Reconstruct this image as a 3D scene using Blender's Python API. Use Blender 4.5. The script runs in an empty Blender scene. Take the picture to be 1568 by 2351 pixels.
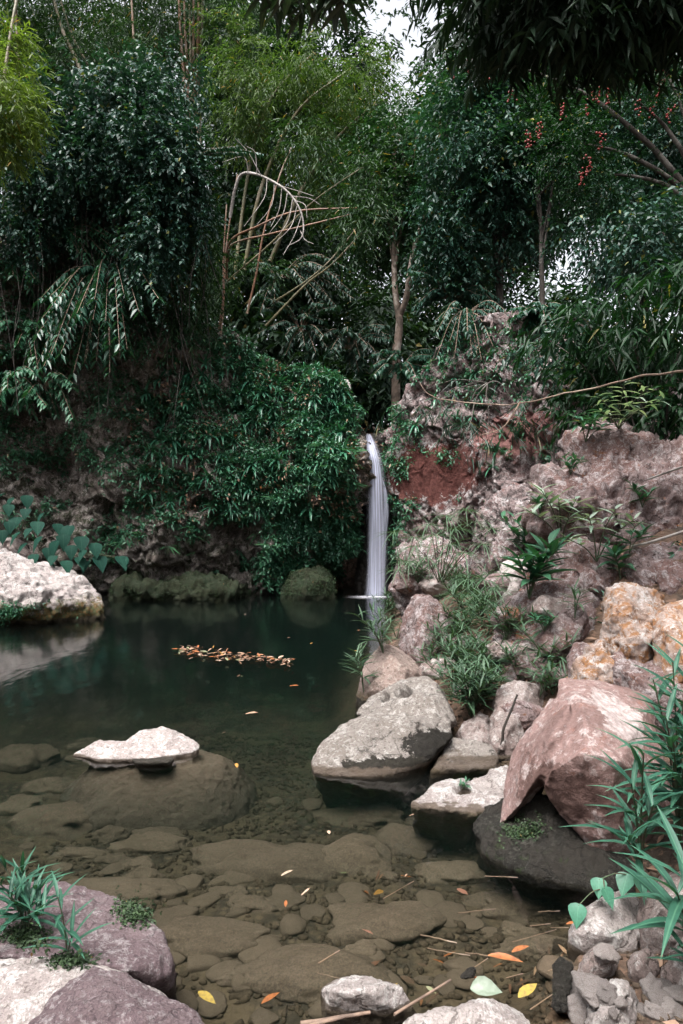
import bpy, bmesh, math, random, time
import numpy as np
from mathutils import Vector, Matrix

T0 = time.time()
random.seed(7)
rng = np.random.default_rng(7)
scene = bpy.context.scene
COL = scene.collection
R = math.radians

# ------------------------------------------------------------------ camera
CAM_H = 1.5
cam_data = bpy.data.cameras.new('camera')
cam = bpy.data.objects.new('camera', cam_data)
COL.objects.link(cam)
cam.location = (0, 0, CAM_H)
cam.rotation_euler = (R(90), 0, 0)
cam_data.sensor_fit = 'VERTICAL'
cam_data.sensor_height = 36
cam_data.lens = 24
cam_data.clip_end = 1000
scene.camera = cam

# ------------------------------------------------------------------ daylight
SUN_EL, SUN_AZ = 67, -145         # degrees; azimuth clockwise from +Y (high, behind and left of the viewer)
world = bpy.data.worlds.new('World')
scene.world = world
world.use_nodes = True
wn = world.node_tree
wn.nodes.clear()
sky = wn.nodes.new('ShaderNodeTexSky')
sky.sky_type = 'NISHITA'
sky.sun_disc = False
sky.sun_elevation = R(SUN_EL)
sky.sun_rotation = R(SUN_AZ)
sky.dust_density = 6.0
sky.air_density = 0.8
sky.ozone_density = 0.6
hs = wn.nodes.new('ShaderNodeHueSaturation')
hs.inputs['Saturation'].default_value = 0.22
bg = wn.nodes.new('ShaderNodeBackground')
bg.inputs['Strength'].default_value = 0.15
wo = wn.nodes.new('ShaderNodeOutputWorld')
wn.links.new(sky.outputs[0], hs.inputs['Color'])
wn.links.new(hs.outputs[0], bg.inputs['Color'])
wn.links.new(bg.outputs[0], wo.inputs['Surface'])

sun_data = bpy.data.lights.new('sun', 'SUN')
sun_data.energy = 1.5
sun_data.angle = R(28)
sun_data.color = (1.0, 0.95, 0.9)
sun = bpy.data.objects.new('sun', sun_data)
COL.objects.link(sun)
_sd = Vector((math.sin(R(SUN_AZ)) * math.cos(R(SUN_EL)), math.cos(R(SUN_AZ)) * math.cos(R(SUN_EL)), math.sin(R(SUN_EL))))
sun.rotation_euler = _sd.to_track_quat('Z', 'Y').to_euler()

scene.view_settings.view_transform = 'Standard'
scene.view_settings.look = 'None'
scene.view_settings.gamma = 1.0
scene.view_settings.use_curve_mapping = False
scene.view_settings.exposure = 1.68

cy = scene.cycles
cy.use_denoising = True
try:
    cy.denoiser = 'OPENIMAGEDENOISE'
    cy.denoising_input_passes = 'RGB_ALBEDO_NORMAL'
    cy.denoising_prefilter = 'ACCURATE'
except Exception:
    pass
cy.max_bounces = 8
cy.diffuse_bounces = 1
cy.use_adaptive_sampling = True
cy.adaptive_threshold = 0.025
cy.glossy_bounces = 3
cy.transmission_bounces = 6
cy.transparent_max_bounces = 12
cy.caustics_reflective = False
cy.caustics_refractive = False
cy.sample_clamp_indirect = 4.0

# ------------------------------------------------------------------ placing: picture point (on a 1568 x 2351 frame) at a distance -> world
def P(u, v, d):
    return np.array(((u - 784) / 1568 * d, d, CAM_H - (v - 1175.5) / 1568 * d))
def wd(v, z=0.0):
    return (CAM_H - z) * 1568 / (v - 1175.5)
def W(u, v, z=0.0):                # point on the level z (water is z = 0)
    return P(u, v, wd(v, z))

# ------------------------------------------------------------------ noise
_perm = np.random.default_rng(3).permutation(256)
_perm = np.concatenate([_perm, _perm, _perm])
_g = np.random.default_rng(4).normal(size=(256, 3)); _g /= np.linalg.norm(_g, axis=1)[:, None]
_j = np.random.default_rng(5).random((256, 3))
def _h(i):
    i = i & 255
    return _perm[_perm[_perm[i[:, 0]] + i[:, 1]] + i[:, 2]]
def noise(p):
    i = np.floor(p).astype(np.int64); f = p - i
    w = f * f * f * (f * (f * 6 - 15) + 10)
    out = np.zeros(len(p))
    for dx in (0, 1):
        for dy in (0, 1):
            for dz in (0, 1):
                o = np.array((dx, dy, dz))
                g = _g[_h(i + o)]
                wt = np.abs(1 - o - w)
                out += wt[:, 0] * wt[:, 1] * wt[:, 2] * np.einsum('ij,ij->i', g, f - o)
    return out * 1.5
def fbm(p, octv=4, gain=0.5, lac=2.03):
    a, s, o = 1.0, np.zeros(len(p)), p
    for _ in range(octv):
        s += a * noise(o); a *= gain; o = o * lac + 17.3
    return s
def ridged(p, octv=4):
    a, s, o = 1.0, np.zeros(len(p)), p
    for _ in range(octv):
        s += a * (1 - 2 * np.abs(noise(o))); a *= 0.5; o = o * 2.07 + 9.1
    return s
def worley(p):
    i = np.floor(p).astype(np.int64)
    best = np.full(len(p), 9.0)
    for dx in (-1, 0, 1):
        for dy in (-1, 0, 1):
            for dz in (-1, 0, 1):
                c = i + np.array((dx, dy, dz))
                q = c + _j[_h(c)] - p
                best = np.minimum(best, np.einsum('ij,ij->i', q, q))
    return np.sqrt(best)
UP = np.array((0, 0, 1.0))
def unit(a):
    return a / (np.linalg.norm(a, axis=-1, keepdims=True) + 1e-9)
def rnd_unit(n):
    return unit(rng.normal(size=(n, 3)))
def smooth(a, b, x):
    t = np.clip((x - a) / (b - a), 0, 1)
    return t * t * (3 - 2 * t)

# ------------------------------------------------------------------ mesh helpers
def mk_mesh(name, V, F, sm=False, tint=None, mat=None):
    V = np.asarray(V, dtype=np.float32)
    me = bpy.data.meshes.new(name)
    if isinstance(F, np.ndarray):
        n, k = F.shape
        me.vertices.add(len(V)); me.vertices.foreach_set('co', V.ravel())
        me.loops.add(n * k); me.loops.foreach_set('vertex_index', F.astype(np.int32).ravel())
        me.polygons.add(n); me.polygons.foreach_set('loop_start', np.arange(0, n * k, k, dtype=np.int32))
        me.update(calc_edges=True)
    else:
        me.from_pydata([tuple(map(float, v)) for v in V], [], F)
        me.update()
    if sm:
        me.polygons.foreach_set('use_smooth', np.ones(len(me.polygons), dtype=bool))
    if tint is not None:
        a = me.attributes.new('tint', 'FLOAT', 'POINT')
        a.data.foreach_set('value', np.asarray(tint, dtype=np.float32))
    if mat is not None:
        me.materials.append(mat)
    return me
def link(name, data, parent=None, loc=(0, 0, 0)):
    o = bpy.data.objects.new(name, data)
    COL.objects.link(o)
    o.location = [float(c) for c in loc]
    if parent is not None:
        o.parent = parent
    return o
def tag(o, label=None, cat=None, group=None, kind=None):
    if label: o['label'] = label
    if cat: o['category'] = cat
    if group: o['group'] = group
    if kind: o['kind'] = kind
    return o
def thing(name, label, cat, loc, group=None):
    return tag(link(name, None, None, loc), label, cat, group)
def solid(name, V, F, mat, parent=None, origin=None, sm=False, tint=None):
    """a mesh from world points, its origin moved to `origin`"""
    V = np.asarray(V, dtype=float)
    o0 = np.zeros(3) if origin is None else np.asarray(origin, dtype=float)
    me = mk_mesh(name, V - o0, F, sm, tint, mat)
    return link(name, me, parent, (0, 0, 0) if parent is not None else o0)
def tube(pts, rad, sides=6):
    pts = np.asarray(pts, dtype=float); n = len(pts)
    rad = np.full(n, rad) if np.isscalar(rad) else np.asarray(rad)
    t = np.gradient(pts, axis=0); t /= np.linalg.norm(t, axis=1)[:, None] + 1e-9
    ref = np.array((0.31, 0.17, 0.93)) if abs(t[0, 2]) < 0.8 else np.array((1.0, 0.2, 0.1))
    a = np.cross(t, ref); a /= np.linalg.norm(a, axis=1)[:, None]
    b = np.cross(t, a)
    th = np.arange(sides) * 2 * math.pi / sides
    V = pts[:, None] + rad[:, None, None] * (np.cos(th)[None, :, None] * a[:, None] + np.sin(th)[None, :, None] * b[:, None])
    V = V.reshape(-1, 3)
    i = np.arange(n - 1)[:, None] * sides; k = np.arange(sides)[None]
    k2 = (k + 1) % sides
    F = np.stack([i + k, i + k2, i + sides + k2, i + sides + k], -1).reshape(-1, 4)
    cap = (n - 1) * sides
    F = np.vstack([F, [[0, 0, 0, 0]]])[:-1]
    return V, F
def join(parts):
    Vs, Fs, o = [], [], 0
    for V, F in parts:
        Vs.append(V); Fs.append(F + o); o += len(V)
    return np.vstack(Vs), np.vstack(Fs)
def spline(pts, n):
    pts = np.asarray(pts, dtype=float)
    if len(pts) == 2:
        t = np.linspace(0, 1, n)[:, None]
        return pts[0] * (1 - t) + pts[1] * t
    p = np.vstack([2 * pts[0] - pts[1], pts, 2 * pts[-1] - pts[-2]])
    out = []
    for t in np.linspace(0, len(pts) - 1 - 1e-6, n):
        i = int(t); f = t - i
        a, b, c, d = p[i], p[i + 1], p[i + 2], p[i + 3]
        out.append(0.5 * (2 * b + (c - a) * f + (2 * a - 5 * b + 4 * c - d) * f * f + (3 * b - a - 3 * c + d) * f ** 3))
    return np.array(out)

# ------------------------------------------------------------------ materials
def nd(nt, typ, ins=None, **props):
    n = nt.nodes.new(typ)
    for k, v in props.items():
        setattr(n, k, v)
    for k, v in (ins or {}).items():
        s = n.inputs[k]
        if isinstance(v, bpy.types.NodeSocket):
            nt.links.new(v, s)
        else:
            s.default_value = v
    return n
def c4(c):
    return (c[0], c[1], c[2], 1.0)
def mixc(nt, f, a, b, mode='MIX'):
    n = nt.nodes.new('ShaderNodeMix'); n.data_type = 'RGBA'; n.blend_type = mode
    for i, v in ((0, f), (6, a), (7, b)):
        if isinstance(v, bpy.types.NodeSocket): nt.links.new(v, n.inputs[i])
        else: n.inputs[i].default_value = c4(v) if i else v
    return n.outputs[2]
def thr(nt, v, lo, hi, a=0.0, b=1.0):
    n = nd(nt, 'ShaderNodeMapRange', {0: v, 1: lo, 2: hi, 3: a, 4: b}, interpolation_type='SMOOTHSTEP')
    return n.outputs[0]
def math2(nt, op, a, b):
    return nd(nt, 'ShaderNodeMath', {0: a, 1: b}, operation=op).outputs[0]
def new_mat(name):
    m = bpy.data.materials.new(name); m.use_nodes = True
    m.node_tree.nodes.clear()
    return m, m.node_tree
def finish(nt, shader, vol=None):
    o = nt.nodes.new('ShaderNodeOutputMaterial')
    nt.links.new(shader, o.inputs['Surface'])
    if vol is not None: nt.links.new(vol, o.inputs['Volume'])

def rock_mat(name, base, base2, pale, dark, pale_at=0.58, dark_at=0.62, scale=1.0, stain=None, stain_at=0.6,
             wet=0.0, wetcol=(0.02, 0.018, 0.014), moss=None, bump=0.5, rough=0.85, patch=None, speck=0.5, vary=0.5, crack=0.7):
    base, base2, pale, dark = [tuple(x * 0.82 for x in c) for c in (base, base2, pale, dark)]
    m, nt = new_mat(name)
    tc = nd(nt, 'ShaderNodeTexCoord').outputs['Object']
    oi = nd(nt, 'ShaderNodeObjectInfo').outputs['Random']
    off = nd(nt, 'ShaderNodeVectorMath', {0: tc, 1: nd(nt, 'ShaderNodeCombineXYZ', {0: math2(nt, 'MULTIPLY', oi, 31.0), 1: math2(nt, 'MULTIPLY', oi, 17.0)}).outputs[0]}, operation='ADD').outputs[0]
    pos = nd(nt, 'ShaderNodeNewGeometry').outputs['Position']
    def nz(s, detail=6, rg=0.6, dist=0.0):
        return nd(nt, 'ShaderNodeTexNoise', {'Vector': off, 'Scale': s * scale, 'Detail': detail, 'Roughness': rg, 'Distortion': dist}).outputs[0]
    n1 = nz(1.7, 5, 0.6, 0.6); n2 = nz(5.0, 9, 0.76, 0.4); n3 = nz(17, 7, 0.72); n4 = nz(60, 4, 0.75)
    col = mixc(nt, thr(nt, n1, 0.40, 0.60), base, base2)
    if stain:
        ns = nz(2.6, 8, 0.7, 1.2)
        col = mixc(nt, thr(nt, ns, stain_at, stain_at + 0.05), col, stain)
    col = mixc(nt, thr(nt, n2, pale_at - 0.03, pale_at + 0.03), col, pale)
    crust = math2(nt, 'MULTIPLY', thr(nt, n3, 0.53, 0.58), thr(nt, n1, 0.62, 0.42))
    col = mixc(nt, math2(nt, 'MULTIPLY', crust, 0.75), col, pale)
    nd2 = nz(6.5, 9, 0.78, 0.9)
    col = mixc(nt, thr(nt, nd2, dark_at - 0.02, dark_at + 0.03), col, dark)
    nsp = nz(24, 6, 0.7, 0.5)
    col = mixc(nt, math2(nt, 'MULTIPLY', thr(nt, nsp, 0.56, 0.62), speck * 1.4), col, dark)
    col = mixc(nt, math2(nt, 'MULTIPLY', thr(nt, n4, 0.4, 0.62), 0.5), col, (base[0] * 0.42, base[1] * 0.42, base[2] * 0.42))
    dv = nd(nt, 'ShaderNodeVectorMath', {0: off, 1: nd(nt, 'ShaderNodeVectorMath', {0: nd(nt, 'ShaderNodeTexNoise', {'Vector': off, 'Scale': 3.0 * scale, 'Detail': 5.0, 'Roughness': 0.65}).outputs['Color'], 1: (0.45 / scale, 0.45 / scale, 0.45 / scale)}, operation='MULTIPLY').outputs[0]}, operation='ADD').outputs[0]
    vc = nd(nt, 'ShaderNodeTexVoronoi', {'Vector': dv, 'Scale': 2.4 * scale}, feature='DISTANCE_TO_EDGE').outputs['Distance']
    ck = math2(nt, 'MULTIPLY', thr(nt, vc, 0.03, 0.004), thr(nt, n1, 0.45, 0.55))
    col = mixc(nt, math2(nt, 'MULTIPLY', ck, crack), col, dark)
    ov = math2(nt, 'ADD', math2(nt, 'MULTIPLY', math2(nt, 'FRACT', math2(nt, 'MULTIPLY', oi, 7.31), 0.0), 0.5 * vary), 1.0 - 0.25 * vary)
    col = mixc(nt, 1.0, col, nd(nt, 'ShaderNodeCombineColor', {0: ov, 1: ov, 2: ov}).outputs[0], 'MULTIPLY')
    if patch:                       # patches of another colour at given places: (centre, radii, colour)
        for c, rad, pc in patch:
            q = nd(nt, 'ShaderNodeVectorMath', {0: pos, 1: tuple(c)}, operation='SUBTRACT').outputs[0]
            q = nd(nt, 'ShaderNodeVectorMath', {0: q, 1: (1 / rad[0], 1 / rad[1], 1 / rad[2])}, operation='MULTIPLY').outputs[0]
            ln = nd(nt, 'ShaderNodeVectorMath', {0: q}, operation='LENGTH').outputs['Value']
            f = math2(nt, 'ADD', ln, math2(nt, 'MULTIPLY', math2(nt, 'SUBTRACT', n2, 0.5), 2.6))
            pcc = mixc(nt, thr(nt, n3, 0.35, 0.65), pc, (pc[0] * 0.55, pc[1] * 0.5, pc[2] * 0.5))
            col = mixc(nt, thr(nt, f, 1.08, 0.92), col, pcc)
    z = nd(nt, 'ShaderNodeSeparateXYZ', {0: pos}).outputs[2]
    rgh = rough
    if moss:                        # (colour, height, amount)
        zz = math2(nt, 'SUBTRACT', z, math2(nt, 'MULTIPLY', math2(nt, 'SUBTRACT', n2, 0.45), moss[1] * 3.0))
        mf = math2(nt, 'MULTIPLY', thr(nt, zz, moss[1], moss[1] * 0.4), moss[2])
        mc = mixc(nt, thr(nt, n3, 0.42, 0.6), moss[0], (moss[0][0] * 2.2 + 0.03, moss[0][1] * 1.1, moss[0][2] * 0.6))
        col = mixc(nt, mf, col, mc)
    if wet > 0:
        zw = math2(nt, 'SUBTRACT', z, math2(nt, 'MULTIPLY', math2(nt, 'SUBTRACT', n2, 0.5), wet * 1.6))
        wf = thr(nt, zw, wet, wet * 0.72)
        col = mixc(nt, math2(nt, 'MULTIPLY', wf, 0.93), col, wetcol)
        rgh = thr(nt, zw, wet, wet * 0.7, rough, 0.5)
    h = math2(nt, 'ADD', math2(nt, 'MULTIPLY', n2, 1.0), math2(nt, 'ADD', math2(nt, 'MULTIPLY', n3, 0.45), math2(nt, 'MULTIPLY', n4, 0.22)))
    h = math2(nt, 'SUBTRACT', h, math2(nt, 'MULTIPLY', ck, 0.35 * crack))
    bp = nd(nt, 'ShaderNodeBump', {'Strength': min(1.0, bump * 1.5), 'Distance': 0.09 / scale, 'Height': h}).outputs[0]
    b = nd(nt, 'ShaderNodeBsdfPrincipled', {'Base Color': col, 'Roughness': rgh, 'Normal': bp, 'Specular IOR Level': 0.3})
    finish(nt, b.outputs[0])
    return m

def leaf_mat(name, c1, c2, c3=None, rough=0.42, trans=0.25, spec=0.5, tcol=None, vary=0.0):
    m, nt = new_mat(name)
    t = nd(nt, 'ShaderNodeAttribute', attribute_name='tint').outputs['Fac']
    oi = nd(nt, 'ShaderNodeObjectInfo').outputs['Random']
    if vary:
        t = math2(nt, 'FRACT', math2(nt, 'ADD', t, oi), 0.0)
    col = mixc(nt, thr(nt, t, 0.1, 0.9), c1, c2)
    if c3:
        col = mixc(nt, thr(nt, t, 0.955, 0.965), col, c3)
    b = nd(nt, 'ShaderNodeBsdfPrincipled', {'Base Color': col, 'Roughness': rough, 'Specular IOR Level': spec})
    if trans > 0:
        tc = mixc(nt, 1.0, col, tcol or (1.3, 1.5, 0.5), 'MULTIPLY')
        tr = nd(nt, 'ShaderNodeBsdfTranslucent', {'Color': tc})
        mx = nd(nt, 'ShaderNodeMixShader', {0: trans, 1: b.outputs[0], 2: tr.outputs[0]})
        finish(nt, mx.outputs[0])
    else:
        finish(nt, b.outputs[0])
    return m
def wood_mat(name, c1, c2, c3=None, scale=8, rough=0.8, rings=0):
    m, nt = new_mat(name)
    tc = nd(nt, 'ShaderNodeTexCoord').outputs['Object']
    n = nd(nt, 'ShaderNodeTexNoise', {'Vector': tc, 'Scale': scale, 'Detail': 6, 'Roughness': 0.65}).outputs[0]
    n2 = nd(nt, 'ShaderNodeTexNoise', {'Vector': tc, 'Scale': scale * 0.3, 'Detail': 4}).outputs[0]
    col = mixc(nt, thr(nt, n, 0.4, 0.6), c1, c2)
    if c3:
        col = mixc(nt, thr(nt, n2, 0.52, 0.6), col, c3)
    bp = nd(nt, 'ShaderNodeBump', {'Strength': 0.5, 'Distance': 0.02, 'Height': n}).outputs[0]
    b = nd(nt, 'ShaderNodeBsdfPrincipled', {'Base Color': col, 'Roughness': rough, 'Normal': bp})
    finish(nt, b.outputs[0])
    return m

M = {}
BARKD0 = wood_mat('dark_brown_twig', (0.045, 0.036, 0.03), (0.022, 0.018, 0.015), None, 9)  # dark brown twig colour
PINK = (0.36, 0.19, 0.165)
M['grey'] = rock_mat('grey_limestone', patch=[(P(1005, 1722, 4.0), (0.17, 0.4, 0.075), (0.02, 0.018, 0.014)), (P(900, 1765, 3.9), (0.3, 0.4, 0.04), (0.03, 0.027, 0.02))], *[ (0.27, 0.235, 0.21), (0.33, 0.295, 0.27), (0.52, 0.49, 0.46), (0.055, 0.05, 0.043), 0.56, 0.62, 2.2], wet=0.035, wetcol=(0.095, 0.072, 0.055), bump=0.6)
M['white'] = rock_mat('pale_limestone', (0.40, 0.345, 0.33), (0.46, 0.41, 0.39), (0.64, 0.61, 0.59), (0.12, 0.10, 0.09), 0.54, 0.68, 2.2, wet=0.018, wetcol=(0.095, 0.072, 0.055), bump=0.5)
M['pink'] = rock_mat('pink_limestone', (0.25, 0.15, 0.135), (0.31, 0.235, 0.23), (0.56, 0.50, 0.50), (0.06, 0.038, 0.034), 0.545, 0.60, 2.0, stain=(0.30, 0.13, 0.07), stain_at=0.60, wet=0.03, bump=0.7)
M['rose'] = rock_mat('rose_boulder_stone', (0.33, 0.215, 0.198), (0.235, 0.148, 0.135), (0.54, 0.46, 0.445), (0.11, 0.05, 0.042), 0.585, 0.68, 1.5, stain=(0.24, 0.115, 0.09), stain_at=0.60, crack=0.25, bump=0.38, rough=0.7, speck=0.35, patch=[(P(1290, 1830, 2.85), (0.20, 0.3, 0.11), (0.13, 0.078, 0.068)), (P(1440, 1650, 3.2), (0.16, 0.3, 0.10), (0.46, 0.40, 0.385))])  # patches: darker brown on the lower front, paler on the upper right
M['purple'] = rock_mat('purple_stone', (0.21, 0.15, 0.162), (0.28, 0.21, 0.22), (0.48, 0.43, 0.435), (0.09, 0.062, 0.07), 0.58, 0.63, 2.6, bump=0.6)
M['orange'] = rock_mat('orange_and_white_stone', (0.46, 0.36, 0.315), (0.36, 0.235, 0.175), (0.64, 0.60, 0.58), (0.10, 0.045, 0.03), 0.56, 0.64, 3.0, stain=(0.30, 0.135, 0.045), stain_at=0.50, bump=0.5, rough=0.55, speck=0.4)
M['tan'] = rock_mat('tan_stone', (0.30, 0.22, 0.19), (0.36, 0.28, 0.25), (0.48, 0.42, 0.38), (0.09, 0.07, 0.055), 0.6, 0.66, 2.0, wet=0.05, moss=((0.03, 0.045, 0.012), 0.10, 0.6), bump=0.5)
M['black'] = rock_mat('algae_black_stone', (0.022, 0.02, 0.016), (0.035, 0.03, 0.024), (0.10, 0.095, 0.08), (0.008, 0.008, 0.007), 0.66, 0.6, 3.5, stain=(0.03, 0.045, 0.015), stain_at=0.6, bump=0.9, rough=0.6)
M['bed'] = rock_mat('submerged_stone', (0.165, 0.122, 0.094), (0.205, 0.155, 0.122), (0.24, 0.187, 0.15), (0.06, 0.045, 0.034), 0.62, 0.66, 2.0, bump=0.3, speck=0.3, vary=0.5, crack=0.0)
M['mossrock'] = rock_mat('mossy_stone', (0.022, 0.04, 0.018), (0.035, 0.04, 0.018), (0.10, 0.085, 0.06), (0.015, 0.02, 0.01), 0.66, 0.6, 2.5, bump=0.8)
M['leftboulder'] = rock_mat('bleached_limestone', (0.58, 0.50, 0.48), (0.66, 0.58, 0.565), (0.84, 0.80, 0.78), (0.11, 0.09, 0.08), 0.53, 0.65, 1.6, moss=((0.045, 0.06, 0.015), 0.30, 0.95), wet=0.06, wetcol=(0.03, 0.022, 0.012), bump=0.9)
M['pebble'] = rock_mat('gravel', (0.11, 0.078, 0.054), (0.085, 0.06, 0.042), (0.16, 0.12, 0.09), (0.035, 0.025, 0.018), 0.6, 0.62, 6.0, bump=0.2, crack=0.0)
M['bankstone'] = rock_mat('bank_stone', (0.40, 0.33, 0.31), (0.33, 0.25, 0.23), (0.6, 0.56, 0.54), (0.09, 0.07, 0.06), 0.56, 0.64, 3.0, wet=0.012, wetcol=(0.095, 0.072, 0.055), bump=0.6)
M['shore'] = rock_mat('shore_stone', (0.48, 0.42, 0.40), (0.38, 0.31, 0.285), (0.66, 0.62, 0.60), (0.09, 0.07, 0.06), 0.54, 0.58, 9.0, wet=0.004, wetcol=(0.095, 0.072, 0.055), bump=0.7, vary=1.2)
M['cliffL'] = rock_mat('dark_limestone', (0.21, 0.178, 0.158), (0.30, 0.25, 0.22), (0.62, 0.56, 0.52), (0.045, 0.041, 0.036), 0.55, 0.585, 1.5, stain=(0.05, 0.058, 0.03), stain_at=0.5, wet=0.12, bump=0.8)
M['cliffR'] = rock_mat('pink_grey_limestone', (0.32, 0.215, 0.21), (0.38, 0.30, 0.295), (0.70, 0.66, 0.66), (0.035, 0.031, 0.03), 0.55, 0.555, 1.3, stain=(0.24, 0.115, 0.095), stain_at=0.6, wet=0.1, bump=0.8,
                      patch=[(P(985, 1085, 11.7), (0.85, 1.5, 0.52), (0.135, 0.048, 0.04)), (P(1175, 990, 10.6), (0.6, 1.2, 0.4), (0.26, 0.13, 0.12)), (P(885, 860, 12.3), (0.25, 1.0, 0.2), (0.32, 0.14, 0.06))])
M['fallrock'] = rock_mat('wet_dark_rock', (0.03, 0.026, 0.022), (0.045, 0.036, 0.03), (0.09, 0.075, 0.065), (0.01, 0.01, 0.009), 0.66, 0.6, 2.5, stain=(0.02, 0.04, 0.015), stain_at=0.62, bump=0.7, rough=0.35)
# ------------------------------------------------------------------ ground: one sheet, pool basin, banks and the forest floor behind
def poly_sdf(x, y, poly):
    """signed distance to a polygon, positive inside"""
    pts = np.asarray(poly, dtype=float)
    d = np.full(x.shape, 1e9); ins = np.zeros(x.shape, bool)
    for a, b in zip(pts, np.roll(pts, -1, axis=0)):
        e = b - a
        wx, wy = x - a[0], y - a[1]
        t = np.clip((wx * e[0] + wy * e[1]) / (e @ e), 0, 1)
        d = np.minimum(d, (wx - e[0] * t) ** 2 + (wy - e[1] * t) ** 2)
        c = ((a[1] <= y) & (b[1] > y)) | ((b[1] <= y) & (a[1] > y))
        xi = a[0] + (y - a[1]) / (b[1] - a[1] + 1e-12) * e[0]
        ins ^= c & (x < xi)
    d = np.sqrt(d)
    return np.where(ins, d, -d)
POOL = [W(u, v)[:2] for u, v in ((905, 1368), (895, 1440), (880, 1560), (900, 1640), (1060, 1690), (1180, 1760), (1300, 1900), (1480, 2050), (1400, 2110), (1320, 2200), (1270, 2280))] + \
       [(0.42, 1.75), (-0.5, 1.72), (-0.95, 2.2), (-1.9, 2.7), (-4, 3.4), (-7, 6), (-8, 10), (-6.5, 12.4), (0.3, 13.6), (0.9, 13.3)]
CLIFF = [(-16, 5), (-11, 9.3), (-6.5, 12.2), (0.0, 13.3), (0.2, 16), (1.2, 16), (1.5, 13.2), (2.5, 11.9), (3.8, 10.6), (5.2, 9.0), (7, 7.0), (9, 3), (10, -30), (-16, -30)]
def ground_z(x, y):
    s = poly_sdf(x, y, POOL)
    c = poly_sdf(x, y, CLIFF)
    p = np.stack([x, y, np.zeros_like(x)], -1).reshape(-1, 3)
    n1 = fbm(p * 0.9, 4).reshape(x.shape); n2 = fbm(p * 5.0 + 5, 3).reshape(x.shape)
    deep = 0.22 + 0.10 * smooth(2.3, 4.5, y) + 0.18 * smooth(3.5, 9.0, y) + 0.35 * smooth(5.5, 13.0, y)
    bed = -np.minimum(deep, 0.05 + s * 0.7) + 0.04 * n1 * smooth(0, 0.5, s) + 0.012 * n2
    bank = np.where(s < 0, -s, 0)
    right = smooth(-0.5, 0.8, x)
    up = bank * (0.30 + 0.28 * right * smooth(3.0, 5.5, y)) + 0.08 * n1 + 0.02 * n2
    up = np.minimum(up, 2.4 + 0.05 * bank)
    basin = np.where(s > 0, bed, np.maximum(up, 0.02 * n2 - 0.01) - 0.04)
    out = np.clip(-c, 0, None)
    plateau = np.where(x < 0.6, 3.5 + 0.30 * np.minimum(out, 14), 3.3 + 0.14 * np.minimum(out, 22)) + 0.25 * n1 + 0.05 * n2
    plateau = plateau + smooth(30, 120, out) * 6
    return basin * (1 - smooth(0.0, 0.9, -c)) + plateau * smooth(0.0, 0.9, -c)
def warp(lo, hi, fine_lo, fine_hi, step, grow):
    a = list(np.arange(fine_lo, fine_hi, step)); s = step
    r = a[-1]
    while r < hi: s *= grow; r += s; a.append(r)
    l = a[0]; s = step
    while l > lo: s *= grow; l -= s; a.insert(0, l)
    return np.array(a)
gx = warp(-160, 160, -2.6, 3.0, 0.035, 1.07)
gy = warp(-60, 260, 1.6, 7.0, 0.035, 1.06)
GX, GY = np.meshgrid(gx, gy)
GZ = ground_z(GX, GY)
nx, ny = len(gx), len(gy)
ii = (np.arange(ny - 1)[:, None] * nx + np.arange(nx - 1)[None]).ravel()
GF = np.stack([ii, ii + 1, ii + nx + 1, ii + nx], -1)
m, nt = new_mat('forest_floor_and_stream_bed')
pos = nd(nt, 'ShaderNodeNewGeometry').outputs['Position']
def gn(s, dt=6, rg=0.65):
    return nd(nt, 'ShaderNodeTexNoise', {'Vector': pos, 'Scale': s, 'Detail': dt, 'Roughness': rg}).outputs[0]
gz = nd(nt, 'ShaderNodeSeparateXYZ', {0: pos}).outputs[2]
soil = mixc(nt, thr(nt, gn(3), 0.4, 0.6), (0.035, 0.024, 0.016), (0.085, 0.05, 0.032))
soil = mixc(nt, thr(nt, gn(14), 0.52, 0.62), soil, (0.15, 0.09, 0.06))
vor = nd(nt, 'ShaderNodeTexVoronoi', {'Vector': pos, 'Scale': 26.0}, feature='F1')
peb = mixc(nt, thr(nt, nd(nt, 'ShaderNodeSeparateColor', {0: vor.outputs['Color']}).outputs[0], 0.2, 0.9), (0.06, 0.042, 0.028), (0.125, 0.09, 0.062))
peb = mixc(nt, thr(nt, vor.outputs['Distance'], 0.3, 0.62), peb, (0.04, 0.029, 0.02))
bedc = mixc(nt, thr(nt, gn(2.2), 0.42, 0.62), peb, (0.105, 0.074, 0.048))
gcol = mixc(nt, thr(nt, gz, 0.0, -0.05), soil, bedc)
gh = math2(nt, 'ADD', math2(nt, 'MULTIPLY', vor.outputs['Distance'], -0.6), gn(20))
gb = nd(nt, 'ShaderNodeBump', {'Strength': 0.7, 'Distance': 0.03, 'Height': gh}).outputs[0]
finish(nt, nd(nt, 'ShaderNodeBsdfPrincipled', {'Base Color': gcol, 'Roughness': 0.9, 'Normal': gb}).outputs[0])
ground = solid('ground', np.stack([GX, GY, GZ], -1).reshape(-1, 3), GF, m, sm=True)
tag(ground, kind='structure')

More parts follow.
